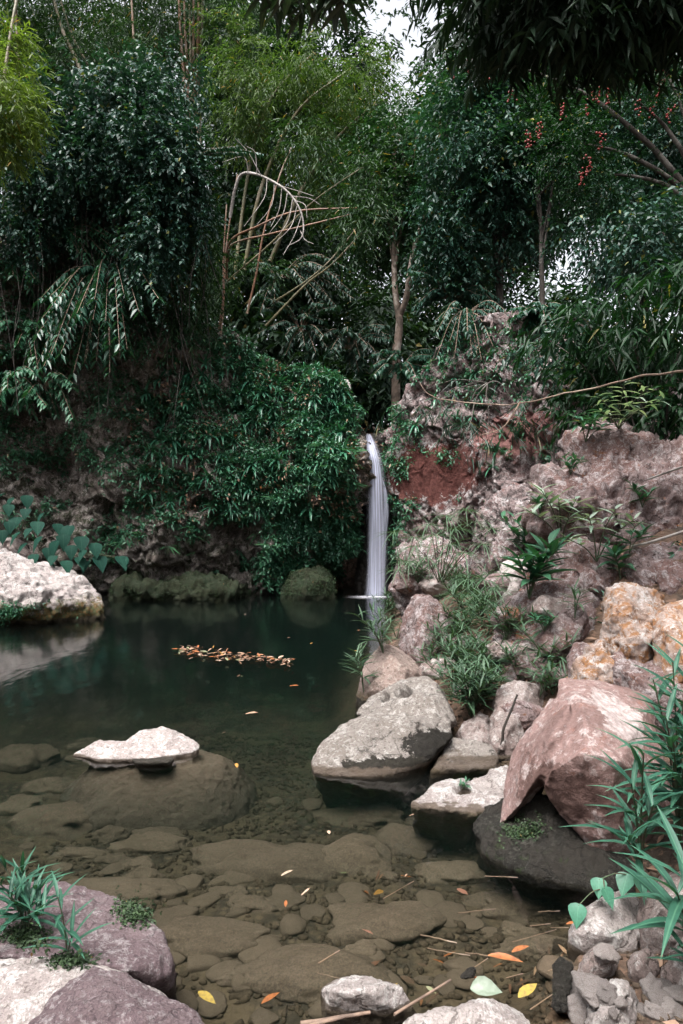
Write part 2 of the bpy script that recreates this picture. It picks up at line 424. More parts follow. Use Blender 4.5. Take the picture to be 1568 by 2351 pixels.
# ------------------------------------------------------------------ pool water: a closed body, clear, slightly teal with depth
m, nt = new_mat('pool_water')
pos = nd(nt, 'ShaderNodeNewGeometry').outputs['Position']
sc = nd(nt, 'ShaderNodeVectorMath', {0: pos, 1: (2.6, 1.1, 1.0)}, operation='MULTIPLY').outputs[0]
wnz = nd(nt, 'ShaderNodeTexNoise', {'Vector': sc, 'Scale': 2.2, 'Detail': 3.0, 'Roughness': 0.5}).outputs[0]
wb = nd(nt, 'ShaderNodeBump', {'Strength': 0.05, 'Distance': 0.1, 'Height': wnz}).outputs[0]
yy = nd(nt, 'ShaderNodeSeparateXYZ', {0: pos}).outputs[1]
gl = nd(nt, 'ShaderNodeBsdfGlossy', {'Color': (1, 1, 1, 1), 'Roughness': thr(nt, yy, 3.0, 9.0, 0.04, 0.11), 'Normal': wb})
tr = nd(nt, 'ShaderNodeBsdfTransparent', {'Color': (0.93, 0.92, 0.86, 1)})
fr = nd(nt, 'ShaderNodeFresnel', {'IOR': 1.33, 'Normal': wb}).outputs[0]
mx = nd(nt, 'ShaderNodeMixShader', {0: fr, 1: tr.outputs[0], 2: gl.outputs[0]})
va = nd(nt, 'ShaderNodeVolumeAbsorption', {'Color': (0.46, 0.53, 0.51, 1), 'Density': 2.2})
vs = nd(nt, 'ShaderNodeVolumeScatter', {'Color': (0.26, 0.50, 0.49, 1), 'Density': 0.065, 'Anisotropy': 0.2})
finish(nt, mx.outputs[0], nd(nt, 'ShaderNodeAddShader', {0: va.outputs[0], 1: vs.outputs[0]}).outputs[0])
wx = [(-9, 1.2), (1.9, 1.2), (1.9, 6.0), (1.5, 14.6), (-9, 14.6)]
n = len(wx)
WV = [(x, y, 0.0) for x, y in wx] + [(x, y, -3.0) for x, y in wx]
WF = [list(range(n)), list(range(2 * n - 1, n - 1, -1))] + [[i, i + n, (i + 1) % n + n, (i + 1) % n] for i in range(n)]
water = link('pool_water', mk_mesh('pool_water', WV, WF, mat=m))
tag(water, kind='structure')

# ------------------------------------------------------------------ rock faces: a strip swept along a plan line, undercut and pitted
def cliff_mesh(name, line, prof, ns, nt_, mat, amp, seed, rough_mask=None, back=2.6):
    L = spline(line, ns)                                  # x, y, top
    pxy = L[:, :2]; top = L[:, 2]
    tg = np.gradient(pxy, axis=0); tg /= np.linalg.norm(tg, axis=1)[:, None]
    k = 15
    ker = np.ones(k) / k
    tg = np.stack([np.convolve(np.pad(tg[:, i], k // 2, 'edge'), ker, 'valid') for i in (0, 1)], -1)
    nrm = np.stack([tg[:, 1], -tg[:, 0]], -1)             # towards the pool
    t = np.linspace(0, 1, nt_)
    zt = np.clip(t / 0.82, 0, 1)
    zb = -0.7
    Z = zb + (top[:, None] - zb) * zt[None]
    out = prof(L, Z)
    bk = np.clip((t - 0.80) / 0.20, 0, 1) ** 1.4 * back
    out = out - bk[None]
    Z = Z + (np.clip((t - 0.80) / 0.20, 0, 1) * 0.35)[None]
    X = pxy[:, None, 0] + nrm[:, None, 0] * out; Y = pxy[:, None, 1] + nrm[:, None, 1] * out
    V = np.stack([X, Y, Z], -1).reshape(-1, 3)
    q = V + seed
    qw = q + 0.3 * np.stack([fbm(q * 1.6 + k, 2) for k in (0, 31, 67)], -1)
    m1 = smooth(-0.15, 0.45, fbm(q * 0.8 + 11, 2)); m2 = smooth(-0.3, 0.3, fbm(q * 1.7 + 23, 2))
    d = 0.85 * fbm(q * 0.75, 3) + 0.26 * ridged(qw * np.array((1.9, 1.9, 1.3)), 5)
    d -= 0.55 * m1 * smooth(0.5, 0.1, worley(qw * np.array((1.9, 1.9, 2.4)))) + 0.34 * m2 * smooth(0.5, 0.1, worley(qw * np.array((4.2, 4.2, 5.2))))
    d -= 0.16 * smooth(0.5, 0.1, worley(qw * 10.0)) - 0.13 * fbm(q * 7.0, 3, 0.6)
    if rough_mask is not None:
        d *= rough_mask(V)
    N = np.repeat(nrm, nt_, axis=0)
    V[:, :2] += N * (d * amp)[:, None]
    V[:, 2] += 0.35 * amp * fbm(q * 2.3 + 40, 3)
    i = (np.arange(ns - 1)[:, None] * nt_ + np.arange(nt_ - 1)[None]).ravel()
    F = np.stack([i, i + nt_, i + nt_ + 1, i + 1], -1)
    o = solid(name, V, F, mat, sm=False)
    tag(o, kind='structure')
    return V, N, V.reshape(ns, nt_, 3)
def profL(L, Z):
    x = L[:, 0][:, None]
    o = -0.35 * smooth(0.9, 0.05, Z) + 0.25 * smooth(0.6, 2.2, Z) - 0.30 * smooth(2.4, 4.4, Z)
    o = o - 1.1 * smooth(-1.0, 0.1, x) * smooth(1.0, 0.5, Z)                     # the dark cave beside the fall
    o = o - 0.8 * smooth(-3.8, -5.5, x) * smooth(0.6, 2.0, Z) * smooth(5.2, 3.0, Z)
    return o
LINE_L = [(-9.5, 10.0, 7.0), (-7.0, 11.3, 6.8), (-5.2, 12.0, 6.2), (-3.4, 12.25, 5.3), (-2.2, 12.35, 4.75), (-1.2, 12.4, 4.1), (-0.4, 12.4, 4.0), (0.05, 12.4, 3.75), (0.22, 12.65, 3.4), (0.28, 13.2, 3.0), (0.35, 14.0, 2.9)]
VL, NL, GL_ = cliff_mesh('cliff_left', LINE_L, profL, 430, 250, M['cliffL'], 0.55, 3.1)
def profR(L, Z):
    y = L[:, 1][:, None]
    return -0.25 * smooth(0.8, 0.1, Z) + 0.15 * smooth(0.5, 1.6, Z) - 0.55 * smooth(2.2, 4.5, Z)
red_c = P(985, 1085, 11.7)
def maskR(V):
    q = (V - red_c) * np.array((1 / 0.9, 0.5, 1 / 0.6))
    return 0.18 + 0.82 * smooth(0.75, 1.15, np.linalg.norm(q, axis=1))
LINE_R = [(0.92, 14.2, 3.0), (0.98, 13.2, 3.2), (1.02, 12.6, 3.6), (1.25, 12.2, 4.0), (1.75, 11.9, 4.6), (2.3, 11.4, 4.9), (2.9, 10.8, 4.5), (3.5, 10.2, 3.9), (4.2, 9.3, 3.2), (5.6, 7.8, 2.9)]
VR, NR, GR_ = cliff_mesh('cliff_right', LINE_R, profR, 400, 230, M['cliffR'], 0.46, 8.7, maskR)

# ------------------------------------------------------------------ rocks: unions of hulls, remeshed, weathered
def hull_bm(points_list):
    me = bpy.data.meshes.new('hull'); Vs, Fs, o = [], [], 0
    for pts in points_list:
        bm = bmesh.new()
        for p in pts: bm.verts.new([float(c) for c in p])
        r = bmesh.ops.convex_hull(bm, input=bm.verts)
        junk = list(set(r['geom_interior'] + r['geom_unused']))
        bmesh.ops.delete(bm, geom=[g for g in junk if isinstance(g, bmesh.types.BMVert)], context='VERTS')
        bm.verts.index_update()
        Vs += [tuple(v.co) for v in bm.verts]; Fs += [[v.index + o for v in f.verts] for f in bm.faces]
        o = len(Vs); bm.free()
    me.from_pydata(Vs, [], Fs); me.update()
    return me
def weathered(points_list, vox, sm_it, amp, freq, seed, pits=(), pitted=0.0, chips=0, rag=1.0):
    me = hull_bm(points_list)
    tmp = bpy.data.objects.new('tmp', me); COL.objects.link(tmp)
    rm = tmp.modifiers.new('r', 'REMESH'); rm.mode = 'VOXEL'; rm.voxel_size = vox
    s = tmp.modifiers.new('s', 'SMOOTH'); s.factor = 0.5; s.iterations = sm_it
    dg = bpy.context.evaluated_depsgraph_get()
    ev = tmp.evaluated_get(dg)
    em = bpy.data.meshes.new_from_object(ev)
    bpy.data.objects.remove(tmp); bpy.data.meshes.remove(me)
    n = len(em.vertices)
    V = np.empty(n * 3, np.float32); em.vertices.foreach_get('co', V); V = V.reshape(-1, 3).astype(float)
    N = np.empty(n * 3, np.float32); em.vertices.foreach_get('normal', N); N = N.reshape(-1, 3).astype(float)
    cen = V.mean(0); lr = np.random.default_rng(int(seed) + 50)
    for _ in range(chips):                                  # flat chipped faces
        nk = lr.normal(size=3); nk /= np.linalg.norm(nk); pr = (V - cen) @ nk
        lim = pr.max() * lr.uniform(0.72, 0.94); ov = np.clip(pr - lim, 0, None)
        V = V - nk * (ov * 0.85)[:, None]
    q = V + seed * 3.7
    d = amp * (fbm(q * freq, 5, 0.52) + 0.35 * ridged(q * freq * 1.7 + 5, 3) - 0.3)
    d += amp * (0.30 * ridged(q * freq * 3.6 + 2, 3) - 0.25) * rag + amp * 0.22 * fbm(q * freq * 9, 4, 0.65) + amp * 0.07 * rag * ridged(q * freq * 15 + 7, 2)
    if pitted:
        d -= pitted * smooth(0.42, 0.1, worley(q * freq * 3.3)) + pitted * 0.5 * smooth(0.4, 0.1, worley(q * freq * 8))
    V = V + N * d[:, None]
    pu = 784 + V[:, 0] / V[:, 1] * 1568; pv = 1175.5 - (V[:, 2] - CAM_H) / V[:, 1] * 1568
    view = V - np.array((0, 0, CAM_H)); view /= np.linalg.norm(view, axis=1)[:, None]
    facing = np.einsum('ij,ij->i', view, N) < 0.1
    for (cu, cv, ru, rv, dep) in pits:                     # carved hollows
        r = np.hypot((pu - cu) / ru, (pv - cv) / rv)
        V -= N * (dep * smooth(1.1, 0.75, r) * facing)[:, None]
    em.vertices.foreach_set('co', V.astype(np.float32).ravel()); em.update()
    return em, V
def place_rock(name, em, V, mat, label, cat, group=None):
    c = V.mean(0); c[2] = V[:, 2].min()
    em.vertices.foreach_set('co', (V - c).astype(np.float32).ravel()); em.update()
    em.polygons.foreach_set('use_smooth', np.ones(len(em.polygons), dtype=bool))
    em.materials.clear(); em.materials.append(mat); em.name = name
    return tag(link(name, em, None, c), label, cat, group)
ROCKV = {}
def rock(name, hulls, mat, label, vox=0.02, sm_it=4, amp=0.03, freq=3.0, seed=0, pits=(), pitted=0.0, cat='boulder', group=None, key=None, rag=1.0):
    em, V = weathered([[P(*q) if abs(q[0]) > 20 or q[1] > 30 else np.array(q) for q in h] for h in hulls], vox, sm_it, amp, freq, seed, pits, pitted, 0, rag)
    if key: ROCKV[key] = V
    return place_rock(name, em, V, M[mat], label, cat, group)
def orock(name, outline, d0, slope, bulge, mat, label, sink=0.0, tilt=0.0, **kw):
    """a rock from its outline: depth d0 at the lowest point, `slope` metres further per picture unit up; bulge towards and away"""
    o = np.array(outline, dtype=float); vmax = o[:, 1].max(); c = o.mean(0)
    pts = []
    for u, v in o:
        d = d0 + slope * (vmax - v) + tilt * (u - c[0]); pts.append(P(u, v, d))
        iu, iv = c + (np.array((u, v)) - c) * random.uniform(0.35, 0.8)
        d = d0 + slope * (vmax - iv) + tilt * (iu - c[0])
        pts.append(P(iu, iv, d - bulge * random.uniform(0.5, 1.3)))
        pts.append(P(iu, iv, d + bulge * 1.5) - np.array((0, 0, 0.3 * bulge)))
    if sink:
        for u, v in o:
            if v > c[1]:
                p = P(u, v, d0 + slope * (vmax - v) + tilt * (u - c[0])); p[2] -= sink; pts.append(p)
    hull = [np.array(p) for p in pts]
    em, V = weathered([hull], kw.pop('vox', 0.02), kw.pop('sm_it', 4), kw.pop('amp', 0.03), kw.pop('freq', 3.0), kw.pop('seed', 0), kw.pop('pits', ()), kw.pop('pitted', 0.0), kw.pop('chips', 14))
    k = kw.pop('key', None)
    if k: ROCKV[k] = V
    return place_rock(name, em, V, M[mat], label, kw.pop('cat', 'boulder'), kw.pop('group', None))

def low(pts, z=-0.3):
    """the part of a rock below the water: it tapers back under itself"""
    q = [W(u, v) for u, v in pts]; cx = sum(p[0] for p in q) / len(q)
    return [(p[0], p[1] + 0.05, -0.07) for p in q] + [(cx + (p[0] - cx) * 0.8, p[1] + 0.30, -0.36) for p in q]
# grey boulder with two holes in the middle of the bank
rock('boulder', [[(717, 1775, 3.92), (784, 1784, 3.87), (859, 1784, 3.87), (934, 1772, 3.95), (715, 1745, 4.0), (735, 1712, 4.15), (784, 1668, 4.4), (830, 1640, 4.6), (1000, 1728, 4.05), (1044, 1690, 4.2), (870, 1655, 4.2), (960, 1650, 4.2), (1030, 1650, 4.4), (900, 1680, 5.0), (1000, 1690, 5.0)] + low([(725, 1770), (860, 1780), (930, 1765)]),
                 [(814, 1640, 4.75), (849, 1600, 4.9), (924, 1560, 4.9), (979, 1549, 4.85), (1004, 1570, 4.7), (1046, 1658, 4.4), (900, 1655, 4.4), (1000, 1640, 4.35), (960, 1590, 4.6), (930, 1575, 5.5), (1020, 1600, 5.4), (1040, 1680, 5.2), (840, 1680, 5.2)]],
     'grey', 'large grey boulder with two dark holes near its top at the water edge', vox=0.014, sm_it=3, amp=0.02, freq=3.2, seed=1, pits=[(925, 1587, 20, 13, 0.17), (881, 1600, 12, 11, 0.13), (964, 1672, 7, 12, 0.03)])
# the big rose boulder
rock('boulder', [[(1284, 1557, 3.6), (1379, 1559, 3.7), (1424, 1577, 3.7), (1492, 1602, 3.7), (1497, 1650, 3.5), (1522, 1755, 3.25), (1560, 1895, 3.15), (1518, 1985, 3.05), (1424, 1985, 2.92), (1369, 1968, 2.9), (1324, 1915, 2.92), (1279, 1855, 2.95), (1246, 1818, 2.98), (1324, 1597, 3.3), (1344, 1655, 3.0), (1339, 1725, 2.80), (1262, 1770, 2.88), (1430, 1745, 2.78), (1400, 1850, 2.80), (1500, 1800, 2.95), (1400, 1700, 4.0), (1500, 1900, 3.8)],
                 [(1264, 1597, 3.5), (1219, 1657, 3.45), (1171, 1742, 3.35), (1154, 1825, 3.22), (1148, 1895, 3.1), (1185, 1862, 3.02), (1230, 1790, 2.97), (1262, 1700, 2.98), (1310, 1620, 3.15), (1300, 1720, 2.98), (1264, 1700, 3.8), (1200, 1880, 3.5)]],
     'rose', 'biggest boulder, smooth rose stone with a sharp crest leaning over a black rock', vox=0.011, sm_it=2, amp=0.018, freq=2.6, seed=2, key='rose', rag=0.35)
rock('boulder', [[(1095, 1900, 3.2), (1112, 1848, 3.3), (1144, 1840, 3.35), (1128, 1965, 2.98), (1168, 1985, 2.9), (1284, 2030, 2.76), (1434, 2045, 2.7), (1480, 2000, 2.85), (1300, 1890, 3.02), (1200, 1885, 3.06), (1250, 1820, 3.12), (1400, 1960, 2.95), (1300, 1900, 3.8), (1480, 1950, 3.5)] + low([(1110, 1930), (1284, 2020), (1434, 2035)])],
     'black', 'black algae covered boulder under the big rose boulder', vox=0.016, sm_it=3, amp=0.03, freq=4, seed=3, pitted=0.012)
rock('boulder', [[(988, 1772, 3.98), (1001, 1737, 4.1), (1039, 1694, 4.35), (1127, 1709, 4.3), (1141, 1735, 4.15), (1139, 1757, 4.05), (1030, 1765, 3.95), (1110, 1765, 3.98), (1050, 1720, 4.7), (1130, 1730, 4.7)] + low([(990, 1770), (1140, 1765)])],
     'grey', 'small flat topped grey boulder beside the one with two holes', vox=0.014, sm_it=3, amp=0.018, freq=4, seed=4)
rock('boulder', [[(946, 1852, 3.48), (994, 1806, 3.65), (1034, 1790, 3.75), (1079, 1792, 3.7), (1110, 1830, 3.5), (1094, 1872, 3.4), (1034, 1860, 3.42), (1060, 1800, 4.1)] + low([(950, 1850), (1034, 1860), (1094, 1870)]),
                 [(1079, 1795, 3.7), (1124, 1762, 3.85), (1166, 1756, 3.85), (1190, 1830, 3.5), (1105, 1860, 3.42), (1150, 1860, 3.42), (1160, 1790, 4.1)] + low([(1105, 1865), (1180, 1860)])],
     'white', 'low white rock with a small sprig in its hollow, left of the black boulder', vox=0.012, sm_it=3, amp=0.018, freq=5, seed=5, pits=[(1062, 1812, 20, 11, 0.05)])
# rock in the pool, left
wl = [W(168, 1737), W(225, 1746), W(320, 1744), (W(440, 1727)), W(462, 1717)]
rock('rock', [[(165, 1736, 4.19), (185, 1722, 4.22), (210, 1709, 4.22), (255, 1701, 4.25), (287, 1704, 4.25), (320, 1742, 4.12), (225, 1747, 4.10), (260, 1702, 4.6), (-1.0, 4.2, -0.12), (-1.3, 4.2, -0.12)],
              [(290, 1702, 4.3), (300, 1691, 4.32), (330, 1676, 4.36), (370, 1672, 4.38), (425, 1688, 4.36), (453, 1699, 4.33), (463, 1715, 4.3), (440, 1726, 4.2), (350, 1740, 4.12), (285, 1745, 4.1), (370, 1690, 4.8), (-0.9, 4.2, -0.12)],
              [(-1.13 + rx * math.cos(t) * random.uniform(0.92, 1.08), 4.30 + ry * math.sin(t) * random.uniform(0.92, 1.08), z) for rx, ry, z in ((0.64, 0.52, -0.40), (0.60, 0.44, -0.27), (0.50, 0.30, -0.14), (0.40, 0.19, -0.05)) for t in [k * 0.449 for k in range(14)]]],
     'white', 'pale two humped rock rising from the shallow pool', vox=0.011, sm_it=5, amp=0.02, freq=4, seed=6)
rock('rock', [[(300, 1742, 4.12), (320, 1733, 4.22), (380, 1731, 4.24), (400, 1742, 4.12), (385, 1750, 4.02), (312, 1752, 4.02)] + low([(305, 1748), (395, 1748)], -0.2)],
     'tan', 'little tan stone in front of the two humped rock in the pool', vox=0.009, sm_it=4, amp=0.008, freq=8, seed=7)
# big bleached boulder, left edge
em = orock('boulder', [(-190, 1262), (-80, 1250), (0, 1270), (60, 1287), (120, 1318), (165, 1318), (203, 1310), (228, 1360), (241, 1400), (240, 1414), (120, 1424), (0, 1432), (-120, 1440), (-200, 1440)], 9.55, 0.004, 0.75, 'leftboulder',
           'large bleached boulder with a mossy skirt at the left edge of the pool', sink=0.5, vox=0.028, sm_it=3, amp=0.09, freq=1.5, seed=8, pitted=0.06, key='left')
# lower left foreground
rock('boulder', [[(-120, 2030, 2.40), (0, 2027, 2.42), (90, 2025, 2.45), (165, 2042, 2.45), (240, 2050, 2.45), (290, 2068, 2.40), (340, 2103, 2.32), (374, 2155, 2.22), (391, 2205, 2.15), (383, 2245, 2.10), (300, 2230, 2.0), (120, 2200, 2.0), (-100, 2190, 2.0), (150, 2060, 2.75)] + low([(300, 2180), (372, 2200), (378, 2275)]) + [(-1.2, 2.3, -0.2)]],
     'purple', 'mauve boulder with lichen and a brown moss patch, lower left corner', vox=0.011, sm_it=4, amp=0.018, freq=4, seed=9, key='mauve')
rock('boulder', [[(-120, 2185, 2.02), (0, 2185, 2.05), (80, 2190, 2.03), (160, 2215, 1.98), (240, 2225, 1.95), (320, 2250, 1.95), (372, 2272, 1.97), (378, 2300, 1.94), (360, 2351, 1.88), (150, 2420, 1.75), (-100, 2420, 1.75), (100, 2250, 1.9), (200, 2230, 2.3)] + low([(350, 2300), (375, 2300)]) + [(-1.0, 1.8, -0.2)]],
     'white', 'speckled white boulder in the lower left corner under the mauve one', vox=0.011, sm_it=4, amp=0.014, freq=4, seed=10, key='cornerwhite')
rock('boulder', [[(50, 2355, 1.62), (125, 2285, 1.70), (180, 2241, 1.76), (215, 2221, 1.78), (265, 2227, 1.77), (320, 2262, 1.74), (380, 2297, 1.72), (450, 2327, 1.70), (500, 2370, 1.66), (300, 2480, 1.50), (-50, 2480, 1.5), (230, 2300, 1.62), (330, 2330, 1.60)] + [(-0.55, 1.8, -0.2), (-0.3, 1.72, -0.2), (-0.8, 1.85, -0.2)]],
     'purple', 'purple peaked boulder at the bottom edge, nearest to the viewer', vox=0.010, sm_it=4, amp=0.014, freq=4.5, seed=11)
# right lower bank
orock('boulder', [(1304, 2172), (1309, 2140), (1339, 2095), (1389, 2060), (1439, 2042), (1479, 2055), (1486, 2130), (1454, 2182), (1384, 2184)], 2.36, 0.0009, 0.12, 'white', 'rounded white boulder below the heart shaped leaves on the right', sink=0.25, vox=0.012, sm_it=3, amp=0.016, freq=4.5, seed=12)
orock('boulder', [(1468, 2070), (1485, 2030), (1508, 2012), (1568, 1995), (1660, 2000), (1660, 2150), (1560, 2165), (1500, 2150), (1472, 2120)], 2.33, 0.0009, 0.12, 'bankstone', 'grey boulder half out of the right edge behind the long leaved plant', sink=0.25, vox=0.013, sm_it=3, amp=0.02, freq=4.5, seed=13)
orock('boulder', [(1514, 2200), (1530, 2170), (1568, 2155), (1650, 2170), (1650, 2280), (1568, 2290), (1530, 2270)], 2.08, 0.0009, 0.1, 'bankstone', 'pitted grey boulder cut by the right edge near the bottom', sink=0.2, vox=0.011, sm_it=4, amp=0.02, freq=5, seed=14, pitted=0.012)
orock('boulder', [(1338, 2340), (1345, 2290), (1380, 2255), (1430, 2245), (1470, 2275), (1478, 2330), (1470, 2400), (1350, 2400)], 1.92, 0.0006, 0.08, 'white', 'white rock with deep hollows in the lower right corner', sink=0.2, vox=0.009, sm_it=4, amp=0.016, freq=7, seed=15, pits=[(1392, 2290, 9, 14, 0.04), (1365, 2310, 8, 12, 0.03), (1440, 2300, 10, 14, 0.03)], pitted=0.008)
orock('rock', [(1326, 2230), (1340, 2195), (1375, 2175), (1412, 2190), (1416, 2230), (1390, 2252), (1340, 2250)], 2.2, 0.0009, 0.07, 'bankstone', 'brownish wet stone between the white boulder and the black stump', sink=0.15, vox=0.009, sm_it=4, amp=0.012, freq=7, seed=16)
orock('rock', [(1444, 2225), (1460, 2190), (1500, 2182), (1512, 2215), (1500, 2248), (1450, 2248)], 2.18, 0.0009, 0.06, 'bankstone', 'fist sized stone in the gap between three boulders at lower right', sink=0.15, vox=0.009, sm_it=4, amp=0.012, freq=7, seed=17)
orock('rock', [(712, 2275), (740, 2243), (790, 2232), (850, 2236), (905, 2252), (960, 2270), (990, 2290), (880, 2298), (760, 2298)], 2.08, 0.0011, 0.06, 'white', 'flat white rock just above the water at the bottom centre', sink=0.12, vox=0.009, sm_it=3, amp=0.012, freq=6, seed=18)
orock('boulder', [(880, 2365), (930, 2330), (1000, 2310), (1060, 2300), (1120, 2287), (1170, 2280), (1210, 2305), (1260, 2340), (1290, 2380), (1250, 2440), (950, 2440)], 1.82, 0.0009, 0.09, 'white', 'white boulder along the bottom edge right of centre', sink=0.2, vox=0.010, sm_it=3, amp=0.014, freq=6, seed=19)
# bank above the grey boulder
orock('boulder', [(913, 1440), (930, 1395), (952, 1366), (988, 1361), (1022, 1373), (1054, 1395), (1058, 1430), (1044, 1470), (1010, 1516), (965, 1518), (935, 1500), (920, 1475)], 5.9, 0.0028, 0.28, 'pink', 'rounded pink boulder with an orange spot among grasses by the pool', sink=0.3, vox=0.018, sm_it=3, amp=0.035, freq=3, seed=20)
orock('boulder', [(815, 1610), (822, 1560), (840, 1500), (870, 1475), (930, 1480), (978, 1500), (985, 1560), (975, 1625), (900, 1640), (830, 1635)], 5.3, 0.0028, 0.25, 'tan', 'tan streaked boulder at the waterline below the rounded pink one', sink=0.4, vox=0.018, sm_it=3, amp=0.03, freq=3, seed=21)
orock('boulder', [(1090, 1385), (1110, 1340), (1160, 1290), (1215, 1255), (1240, 1270), (1230, 1330), (1180, 1380), (1130, 1400)], 6.8, 0.004, 0.25, 'white', 'white slanting slab behind the broad leaved shrub', sink=0.3, vox=0.022, sm_it=4, amp=0.05, freq=2.5, seed=22, pitted=0.02)
orock('boulder', [(1116, 1445), (1150, 1400), (1190, 1370), (1240, 1330), (1290, 1315), (1340, 1322), (1384, 1370), (1390, 1420), (1370, 1470), (1300, 1490), (1220, 1492), (1150, 1480)], 5.0, 0.0045, 0.35, 'pink', 'broad pink outcrop behind the orange and white boulder', sink=0.4, vox=0.02, sm_it=3, amp=0.06, freq=2.2, seed=23, pitted=0.02)
orock('boulder', [(1384, 1385), (1400, 1352), (1440, 1345), (1480, 1352), (1512, 1347), (1533, 1372), (1530, 1440), (1520, 1490), (1480, 1515), (1430, 1510), (1395, 1470), (1380, 1430)], 4.05, 0.003, 0.18, 'orange', 'orange and white boulder with a square shoulder above the rose boulder', sink=0.2, vox=0.014, sm_it=4, amp=0.035, freq=4, seed=24, pitted=0.012)
orock('boulder', [(1296, 1560), (1320, 1520), (1360, 1480), (1390, 1440), (1420, 1480), (1430, 1520), (1390, 1560), (1340, 1575)], 3.95, 0.0035, 0.16, 'orange', 'rust orange rock wedged under the orange and white boulder', sink=0.2, vox=0.014, sm_it=3, amp=0.04, freq=4, seed=25, pitted=0.014)
orock('boulder', [(1500, 1440), (1515, 1390), (1545, 1368), (1620, 1360), (1640, 1500), (1590, 1530), (1520, 1530), (1505, 1490)], 3.85, 0.003, 0.16, 'orange', 'cream boulder cut by the right edge beside the orange and white one', sink=0.2, vox=0.014, sm_it=4, amp=0.025, freq=4, seed=26)
orock('boulder', [(1353, 1560), (1375, 1520), (1400, 1497), (1440, 1530), (1500, 1545), (1550, 1540), (1620, 1530), (1620, 1640), (1500, 1640), (1380, 1600)], 3.75, 0.003, 0.2, 'pink', 'jagged pink and white rock right behind the crest of the rose boulder', sink=0.3, vox=0.014, sm_it=3, amp=0.035, freq=4, seed=27, pitted=0.01)
orock('boulder', [(1300, 1530), (1315, 1480), (1345, 1462), (1380, 1480), (1370, 1540), (1330, 1560)], 4.15, 0.0035, 0.14, 'pink', 'small pink rock left of the rust orange rock', sink=0.25, vox=0.013, sm_it=4, amp=0.02, freq=4, seed=28)
orock('boulder', [(1130, 1640), (1140, 1590), (1175, 1560), (1225, 1555), (1265, 1580), (1230, 1650), (1180, 1720), (1140, 1715), (1120, 1690)], 4.3, 0.003, 0.2, 'bankstone', 'pale lichen grey rock behind the rose boulder with a dark twig on it', sink=0.3, vox=0.015, sm_it=3, amp=0.03, freq=3.5, seed=29)
orock('boulder', [(1045, 1700), (1055, 1650), (1085, 1630), (1130, 1640), (1135, 1690), (1110, 1720), (1060, 1720)], 4.45, 0.003, 0.15, 'bankstone', 'grey stained rock low under the dense grass tuft', sink=0.3, vox=0.015, sm_it=3, amp=0.025, freq=4, seed=30)
# upper right outcrops
rock('outcrop', [[(1217, 1143, 7.0), (1243, 1095, 7.2), (1300, 1035, 7.4), (1353, 988, 7.6), (1420, 985, 7.8), (1440, 1060, 6.9), (1410, 1130, 6.4), (1330, 1150, 6.3), (1252, 1235, 6.4), (1225, 1190, 6.6), (1330, 1240, 6.2), (1440, 1250, 6.2), (1400, 1050, 8.6), (1260, 1200, 8.0)],
                 [(1430, 1070, 6.9), (1465, 1010, 7.4), (1507, 1007, 7.4), (1590, 1000, 7.2), (1680, 1010, 7.0), (1680, 1280, 5.8), (1568, 1260, 5.9), (1450, 1250, 6.1), (1480, 1140, 6.2), (1580, 1120, 6.1), (1420, 1180, 6.2), (1500, 1050, 8.6), (1650, 1050, 8.6), (1560, 1250, 8.2)]],
     'pink', 'massive pink and grey rock outcrop at the right edge under the bushes', vox=0.026, sm_it=2, amp=0.17, freq=1.5, seed=31, pitted=0.07, cat='outcrop')
orock('outcrop', [(1262, 1300), (1270, 1262), (1330, 1245), (1400, 1262), (1440, 1275), (1450, 1330), (1420, 1362), (1330, 1350), (1280, 1340)], 5.6, 0.003, 0.3, 'pink', 'ledge of broken reddish rock under the white leaved shrub', sink=0.4, vox=0.02, sm_it=2, amp=0.07, freq=2.4, seed=32, pitted=0.03, cat='outcrop')
orock('outcrop', [(1430, 1330), (1450, 1275), (1500, 1262), (1580, 1250), (1680, 1260), (1680, 1380), (1560, 1390), (1460, 1370)], 5.2, 0.003, 0.3, 'pink', 'purplish ledge at the right edge above the orange and white boulder', sink=0.4, vox=0.02, sm_it=2, amp=0.06, freq=2.4, seed=33, pitted=0.02, cat='outcrop')
orock('outcrop', [(1075, 1345), (1090, 1230), (1115, 1150), (1165, 1105), (1230, 1115), (1262, 1200), (1262, 1300), (1200, 1365)], 7.9, 0.004, 0.45, 'cliffR', 'craggy pink and white rock rib left of the massive outcrop', sink=0.6, vox=0.03, sm_it=2, amp=0.12, freq=1.8, seed=44, pitted=0.05, cat='outcrop')
orock('outcrop', [(900, 1372), (912, 1265), (960, 1225), (1040, 1235), (1095, 1290), (1085, 1372)], 9.4, 0.004, 0.5, 'cliffR', 'low pink and white rock shelf behind the umbrella sedge', sink=0.6, vox=0.035, sm_it=2, amp=0.12, freq=1.8, seed=45, pitted=0.05, cat='outcrop')
# mossy rocks along the far waterline
orock('rock', [(640, 1372), (650, 1320), (690, 1298), (735, 1302), (768, 1330), (775, 1372)], 12.0, 0.004, 0.4, 'mossrock', 'green moss dome under the cliff left of the cave', sink=0.5, vox=0.035, sm_it=3, amp=0.06, freq=2, seed=34, key='dome')
orock('rock', [(205, 1378), (225, 1340), (300, 1332), (380, 1340), (480, 1345), (560, 1340), (615, 1350), (630, 1374), (400, 1378)], 12.0, 0.004, 0.4, 'mossrock', 'long low mossy ledge at the foot of the dark cliff', sink=0.5, vox=0.035, sm_it=3, amp=0.16, freq=2, seed=35, key='ledge', pitted=0.03)
orock('rock', [(0, 1300), (-40, 1260), (0, 1225), (50, 1245), (80, 1290), (60, 1330)], 11.0, 0.003, 0.4, 'bankstone', 'grey lichen rock behind the bleached boulder at the left edge', sink=0.5, vox=0.03, sm_it=3, amp=0.06, freq=2, seed=36)
